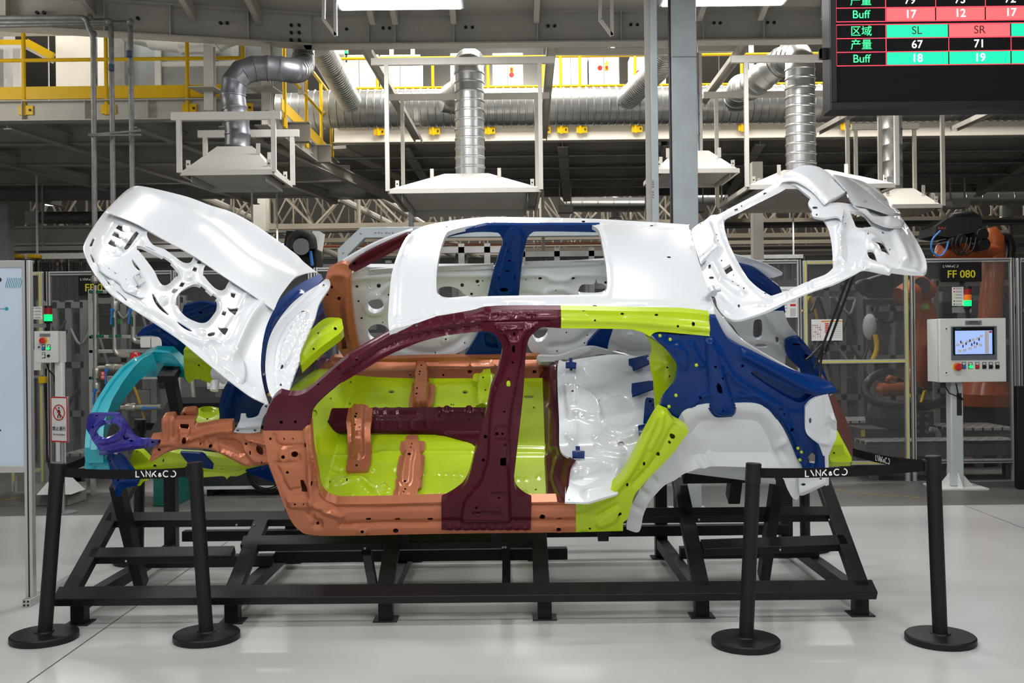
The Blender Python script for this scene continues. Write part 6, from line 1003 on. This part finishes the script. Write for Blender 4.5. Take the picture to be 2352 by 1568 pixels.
railing('yellow_railing', [(VX, 14.95, VT), (9.5, 14.95, VT)], 0, 'yellow railing along the cream centre walkway behind the big duct', [fx(x) for x in (868, 995, 1122, 1249, 1289, 1333, 1460, 1705, 1830, 1940)], 'yellow walkway railings', kick=0, hgt=1.0)
# cabinets on the centre walkway
for i, (x1, x2, y1, ws, lab) in enumerate(((780, 870, 126, 0, 'pale control cabinet on the centre walkway beside the signal light, leftmost'), (872, 966, 126, 0, 'pale control cabinet on the centre walkway left of the middle duct'), (1034, 1100, 122, 0, 'pale control cabinet directly behind the middle duct'), (1131, 1202, 122, 1, 'pale control cabinet with switch and red octagon right of the middle duct'), (1272, 1350, 126, 0, 'plain pale cabinet behind the yellow rail right of the brace'), (1352, 1422, 124, 2, 'pale cabinet with warning triangle and red sign left of the columns'), (1450, 1530, 122, 3, 'pale cabinet with a red button behind the thin column'))):
    t = thing('control_cabinet', lab, 'cabinet', P((x1+x2)/2, 215, 16.5), 'control cabinets on the centre walkway'); Y = 16.5
    a, b = P(x1, y1, Y), P(x2, 215, Y); obj('body', MB().box2((a.x, Y, VT), (b.x, Y+.5, a.z)), M['cabb'], t, bevel=.01); obj('door_seam', MB().box2(((a.x+b.x)/2-.004, Y-.002, VT+.05), ((a.x+b.x)/2+.004, Y, a.z-.05)), M['midm'], t)
    if ws:
        cx_, cy_ = {1: (1175, 159), 2: (1393, 155), 3: (1466, 158)}[ws]
        if ws < 3: obj('switch_plate', pb(MB(), cx_-4, cy_-5, cx_+4, cy_+5, Y-.02, .02), M['yellow'], t); obj('switch_knob', MB().lathe(P(cx_, cy_, Y-.02), [(.02, 0), (.02, -.03)], 12, 'Y'), M['red'], t)
        q = {1: (1175, 172), 2: (1378, 156), 3: (1467, 167)}[ws]; obj('octagon_sign', MB().lathe(P(q[0], q[1], Y-.002), [(.042, 0), (.042, -.004)], 8, 'Y'), M['red'], t)
        if ws == 2: obj('warning_triangle', MB().prism([P(1388, 148, Y-.002), P(1399, 148, Y-.002), P(1393.5, 138, Y-.002)], (0, -.004, 0)), M['yprint'], t)
    else: obj('label_plate', pb(MB(), x1+(x2-x1)*.6, y1+6, x1+(x2-x1)*.85, y1+12, Y-.004, .003), M['paper'], t)
stack_light(791, 800, 108, 126, 16.4, ['glow_g', 'lamp_o'], 'small signal light on the leftmost walkway cabinet'); tag(obj('label_box', pb(MB(), 772, 109, 790, 124, 16.4, .1), M['paper']), 'white box beside the small signal light on the walkway cabinet', 'box')
for i, (x, y1, y2, lab) in enumerate(((898, 60, 150, 'cream post behind the middle hood frame, left'), (947, 100, 130, 'short cream post above the walkway cabinets'), (1408, 90, 200, 'cream post between cabinets and the thin column'), (1727, 95, 200, 'cream post behind the right hood frame'), (1800, 95, 125, 'short cream post beside the right hood elbow'))):
    tag(obj('roof_post', pb(MB(), x-4, y1-60, x+4, y2, 17.5, .1), M['beamw']), lab, 'post')
# ================================================================ far hall: trusses, columns, ducts, machine lines
random.seed(11)
def truss(Y, zb, zt, x0, x1, label, mt='truss', n=None, r=.045):
    t = thing('roof_truss', label, 'truss', ((x0+x1)/2, Y, zb), 'cream lattice trusses of the far hall'); n = n or int((x1-x0)/2.0)
    obj('top_chord', MB().bar((x0, Y, zt), (x1, Y, zt), .12, .12), M[mt], t); obj('bottom_chord', MB().bar((x0, Y, zb), (x1, Y, zb), .12, .12), M[mt], t); m = MB()
    for i in range(n):
        a = x0+(x1-x0)*i/n; b = x0+(x1-x0)*(i+1)/n; m.bar((a, Y, zb), ((a+b)/2, Y, zt), r, r); m.bar(((a+b)/2, Y, zt), (b, Y, zb), r, r); m.bar(((a+b)/2, Y+.1, zb), ((a+b)/2, Y+.1, zt), r, r)
    obj('web_lattice', m, M[mt], t); return t
for i, (Y, zb, zt, x0, x1, lab) in enumerate(((22.5, 4.15, 5.2, -6.5, 14, 'cream lattice truss nearest behind the walkway deck'), (25, 4.35, 5.6, -7, 14, 'cream lattice truss, second behind the deck'), (28, 4.4, 6.0, -13, 14, 'cream lattice truss, third behind the deck'), (32, 4.6, 6.6, -16, 16, 'cream lattice truss, fourth behind the deck'), (37, 4.9, 7.2, -18, 18, 'cream lattice truss, fifth behind the deck'), (43, 5.3, 8.0, -20, 20, 'cream lattice truss farthest back'))): truss(Y, zb, zt, x0, x1, lab)
for i, (x, a, lab) in enumerate(((-9.5, 2.4, 'cream tie bar slanting across the trusses, left'), (-5.8, 2.6, 'cream tie bar slanting across the trusses, middle'), (-4.2, 2.0, 'cream tie bar slanting across the trusses, right'))): tag(obj('tie_bar', MB().tube([(x, 23, 6.0-i*.2), (x+a*1.6, 36, 4.4)], .10, 10), M['beamw']), lab, 'tie bar')
for i, (x1, x2, y1, Y, lab) in enumerate(((578, 610, 466, 20.5, 'beige square hall column above the bonnet'), (-10, 18, 470, 14.0, 'dark steel column at the left edge'), (1728, 1752, 368, 13.5, 'grey steel column behind the tailgate window'), (1243, 1250, 436, 18, 'slim cream column right of the middle hood'), (938, 949, 480, 16, 'slim zinc column left of the middle hood'))):
    t = thing('hall_column', lab, 'column', Vector((P((x1+x2)/2, 900, Y).x, Y, 0))); a, b = P(x1, y1, Y), P(x2, y1, Y); obj('shaft', MB().box2((a.x, Y, 0), (b.x, Y+(b.x-a.x), (a.z if Y > 15 else min(a.z, 3.9)) if i else 5)), M[['hoodm', 'beamd', 'beam', 'beamw', 'colz'][i]], t); obj('foot_plate', MB().box(((a.x+b.x)/2, Y+(b.x-a.x)/2, .01), (b.x-a.x+.2, b.x-a.x+.2, .02)), M['beamd'], t)
def bb(name, x1, y1, x2, y2, Y, d, mt, lab, cat): return tag(obj(name, pb(MB(), x1, y1, x2, y2, Y, d), M[mt], bevel=.01), lab, cat)
bb('edge_beam', -60, 433, 423, 457, 15.6, .15, 'beamd', 'dark grey beam closing the left walkway underside', 'beam')
# left: duct, beam, curtain
duct([P(x, y, 17) for x, y in ((90, 500), (115, 500), (420, 497))], .105, 'grey ribbed duct lying behind the bonnet tip, left', .15, 'galvd'); 
t = thing('crane_beam', 'long beige crane beam behind the bonnet at the left', 'beam', P(120, 545, 16)); obj('web', pb(MB(), 20, 522, 560, 556, 16, .02), M['beam'], t); obj('flange', pb(MB(), 20, 516, 560, 521, 15.9, .22), M['beam'], t); obj('flange', pb(MB(), 20, 555, 560, 560, 15.9, .22), M['beamw'], t)

def hung(name, x1, y1, x2, y2, Y, d, mt, lab, cat, ztop):
    m = pb(MB(), x1, y1, x2, y2, Y, d)
    for f in (.1, .9): q = P(x1+(x2-x1)*f, y1, Y); m.box2((q.x-.012, Y+d/2-.012, q.z-.01), (q.x+.012, Y+d/2+.012, ztop))
    return tag(obj(name, m, M[mt]), lab, cat)
hung('curtain_rail', 20, 579, 640, 592, 14.6, .1, 'cabb', 'pale curtain rail above the left plastic strips', 'rail', WT-.02); hung('curtain_rail', 1640, 585, 1845, 594, 15.3, .1, 'midm', 'grey curtain rail above the plastic strips behind the tailgate', 'rail', VT-.02)
hung('cable_tray', 20, 562, 700, 572, 15.4, .3, 'beam', 'flat cable tray below the crane beam', 'tray', WT-.02); hung('duct_box', 57, 484, 87, 514, 16.9, .3, 'hoodm', 'beige duct box left of the ribbed duct', 'box', WT-.02)
for x, lab in ((30, 'yellow crane trolley hanging under the rail, left one'), (70, 'yellow crane trolley hanging under the rail, right one')): bb('crane_trolley', x-8, 583, x+12, 592, 14.4, .2, 'yellow', lab, 'trolley')
pc_ = glass('clear_plastic_strip', (.62, .62, .60), 1.6)
for i, (x1, x2, lab) in enumerate(((20, 330, 'clear plastic strip curtain above the left fence'), (1640, 1840, 'clear plastic strip curtain behind the tailgate window'))):
    t = thing('strip_curtain', lab, 'curtain', P((x1+x2)/2, 720, 14.4)); x = x1; CY_ = 14.6 if i == 0 else 15.3
    while x < x2:
        w = random.uniform(9, 15); a, b = P(x, 588, CY_), P(x+w, 800, CY_); m = MB(); q = [(a.x+(b.x-a.x)*k/6, CY_+.05+.05*math.sin(k*1.05+x)) for k in range(7)]
        for k in range(6): m.add([(q[k][0], q[k][1], b.z), (q[k+1][0], q[k+1][1], b.z), (q[k+1][0], q[k+1][1], a.z), (q[k][0], q[k][1], a.z)], [(0, 1, 2, 3)])
        obj('strip', m, pc_, t); x += w*.95
# far horizontal lines of the hall, behind the fence and through the car windows
LN = [(540, 2400, 523, 5, 20, 'midm', 'upper grey conveyor rail crossing behind the tailgate'), (1620, 2400, 510, 6, 18, 'darkm', 'black pipe run behind the tailgate top'), (1640, 2400, 545, 4, 21, 'beamw', 'thin cream rail glimpsed through the tailgate window'), (1640, 2400, 566, 6, 19, 'midm', 'grey rail in the middle of the tailgate window'), (1640, 2360, 585, 5, 22, 'beam', 'beige rail low in the tailgate window'), (540, 2360, 640, 7, 17, 'midm', 'grey pipe run behind the fence at sign height'), (60, 1640, 655, 6, 18, 'darkm', 'dark pipe run behind the cabin windows'), (540, 1640, 600, 5, 19, 'beam', 'beige rail seen through the cabin windows'), (700, 1640, 560, 5, 20, 'copper', 'reddish pipe seen through the cabin windows'), (700, 2340, 690, 8, 16, 'midm', 'grey conveyor side low behind the cabin'), (100, 700, 720, 6, 15, 'midm', 'grey conveyor rail behind the valve rack'), (100, 2340, 860, 8, 15.5, 'darkm', 'dark machine rail at knee height behind the fence')]
for x1, x2, y, h, Y, mt, lab in LN:
    t = thing('hall_rail', lab, 'rail', Vector((P((x1+x2)/2, y, Y).x, Y, 0))); pbx('rail', x1, y-h/2, x2, y+h/2, Y, .12, M[mt], t, .01); a, b = P(x1, y, Y), P(x2, y, Y)
    for f in (.04, .5, .96): q = a.lerp(b, f); obj('support_post', MB().box2((q.x-.03, Y+.04, 0), (q.x+.03, Y+.10, (a.z+b.z)/2)), M['midm'], t)
def machine(x1, x2, y1, Y, label, seed):
    rnd = random.Random(seed); t = thing('assembly_machine', label, 'machine', Vector((P((x1+x2)/2, 900, Y).x, Y, 0))); a, b = P(x1, y1, Y), P(x2, y1, Y); H = a.z; W_ = b.x-a.x
    for fx_ in (0, .33, .66, 1): obj('post', MB().box2((a.x+W_*fx_-.04, Y, 0), (a.x+W_*fx_+.04, Y+.08, H)), M['midm'], t)
    for fz in (.3, .6, .97): obj('cross_rail', MB().box2((a.x, Y, H*fz-.04), (b.x, Y+.08, H*fz+.04)), M['midm'], t)
    for k in range(7):
        w, h = rnd.uniform(.15, .5), rnd.uniform(.15, .6); x = rnd.uniform(a.x, b.x-w); z = rnd.uniform(.2, H-h-.1); obj('drive_unit', MB().box2((x, Y+.1, z), (x+w, Y+.5, z+h)), M[rnd.choice(['darkm', 'midm', 'midm'])], t, bevel=.01)
    for k in range(4):
        x = rnd.uniform(a.x, b.x); z = rnd.uniform(.5, H); obj('hose', MB().tube(smooth([Vector((x, Y+.05, z)), Vector((x+.2, Y-.05, z-.3)), Vector((x+.35, Y+.05, z-.1)), Vector((x+.5, Y+.1, z-.6))]), .02, 8), M[rnd.choice(['blackg', 'blackg', 'midm', 'yellow'])], t)
for i, (x1, x2, y1, Y, lab) in enumerate(((90, 190, 690, 12.9, 'grey machine frame behind the left control box'), (215, 420, 680, 13.7, 'grey machine frame behind the valve rack'), (430, 640, 690, 12.9, 'grey machine frame behind the bonnet opening'), (720, 980, 600, 14.2, 'grey machine frame behind the front cabin window'), (1000, 1180, 560, 13.2, 'grey machine frame behind the near half of the sunroof'), (1200, 1440, 570, 14.4, 'grey machine frame behind the rear half of the sunroof'), (1650, 1835, 640, 13.4, 'grey machine frame behind the paper notice'), (1860, 1975, 650, 13.8, 'grey machine frame behind the chart sheet'), (2000, 2150, 700, 14.9, 'grey machine frame behind the low robot'), (2150, 2330, 640, 14.6, 'grey machine frame behind the tall robot'))): machine(x1, x2, y1, Y, lab, i)
for i, (x1, x2, y1, y2, Y, mt, lab) in enumerate(((60, 720, 600, 1010, 16.5, 'darkm', 'dark line wall behind the left fence'), (700, 1660, 590, 990, 17.5, 'darkm', 'dark line wall behind the cabin'), (1600, 2400, 600, 1000, 16.8, 'darkm', 'dark line wall behind the right fence'))): bb('machine_enclosure', x1, y1, x2, y2, Y, .3, mt, lab, 'enclosure').location.z = 0
for i, (x1, x2, y, lab) in enumerate(((1590, 1720, 455, 'zinc duct piece under the deck left of the tailgate'), (1850, 1990, 462, 'zinc duct piece under the deck behind the tailgate skin'), (2140, 2360, 455, 'bright zinc duct at the right edge below the deck'), (1300, 1480, 470, 'zinc duct piece right of the middle hood'))): o = duct([P(x1, y, 21.8), P(x2, y, 21.8)], .16, lab, .3); q = P((x1+x2)/2, y, 21.8); obj('hanger_rod', MB().box2((q.x-.01, 21.79, q.z+.1), (q.x+.01, 21.81, 11.5)), M['galv'], o)
for i, (x, lab) in enumerate(((1413, 'upright duct stub right of the middle hood'), (2310, 'upright duct stub at the right edge'))): duct([P(x, 500, 22.2), Vector((P(x, 435, 22.2).x, 22.2, 11.5))], .13, lab, .6)
for x1, x2, y1, y2, lab in ((1283, 1316, 470, 487, 'beige junction box right of the middle hood'), (2187, 2228, 455, 476, 'beige junction box below the deck at the right'), (1600, 1620, 468, 485, 'beige junction box left of the tailgate')): hung('junction_box', x1, y1, x2, y2, 19, .3, 'hoodm', lab, 'box', VT-.02)
t = thing('high_bay_lamp', 'round lit lamp glimpsed under the left walkway', 'lamp', P(115, 470, 26)); obj('diffuser', MB().lathe(P(115, 471, 26), [(.12, 0), (.12, .05)], 20), M['tube'], t); obj('stem', MB().lathe(P(115, 471, 26), [(.02, .05), (.02, 11.5-P(115, 471, 26).z)], 8), M['cab'], t)
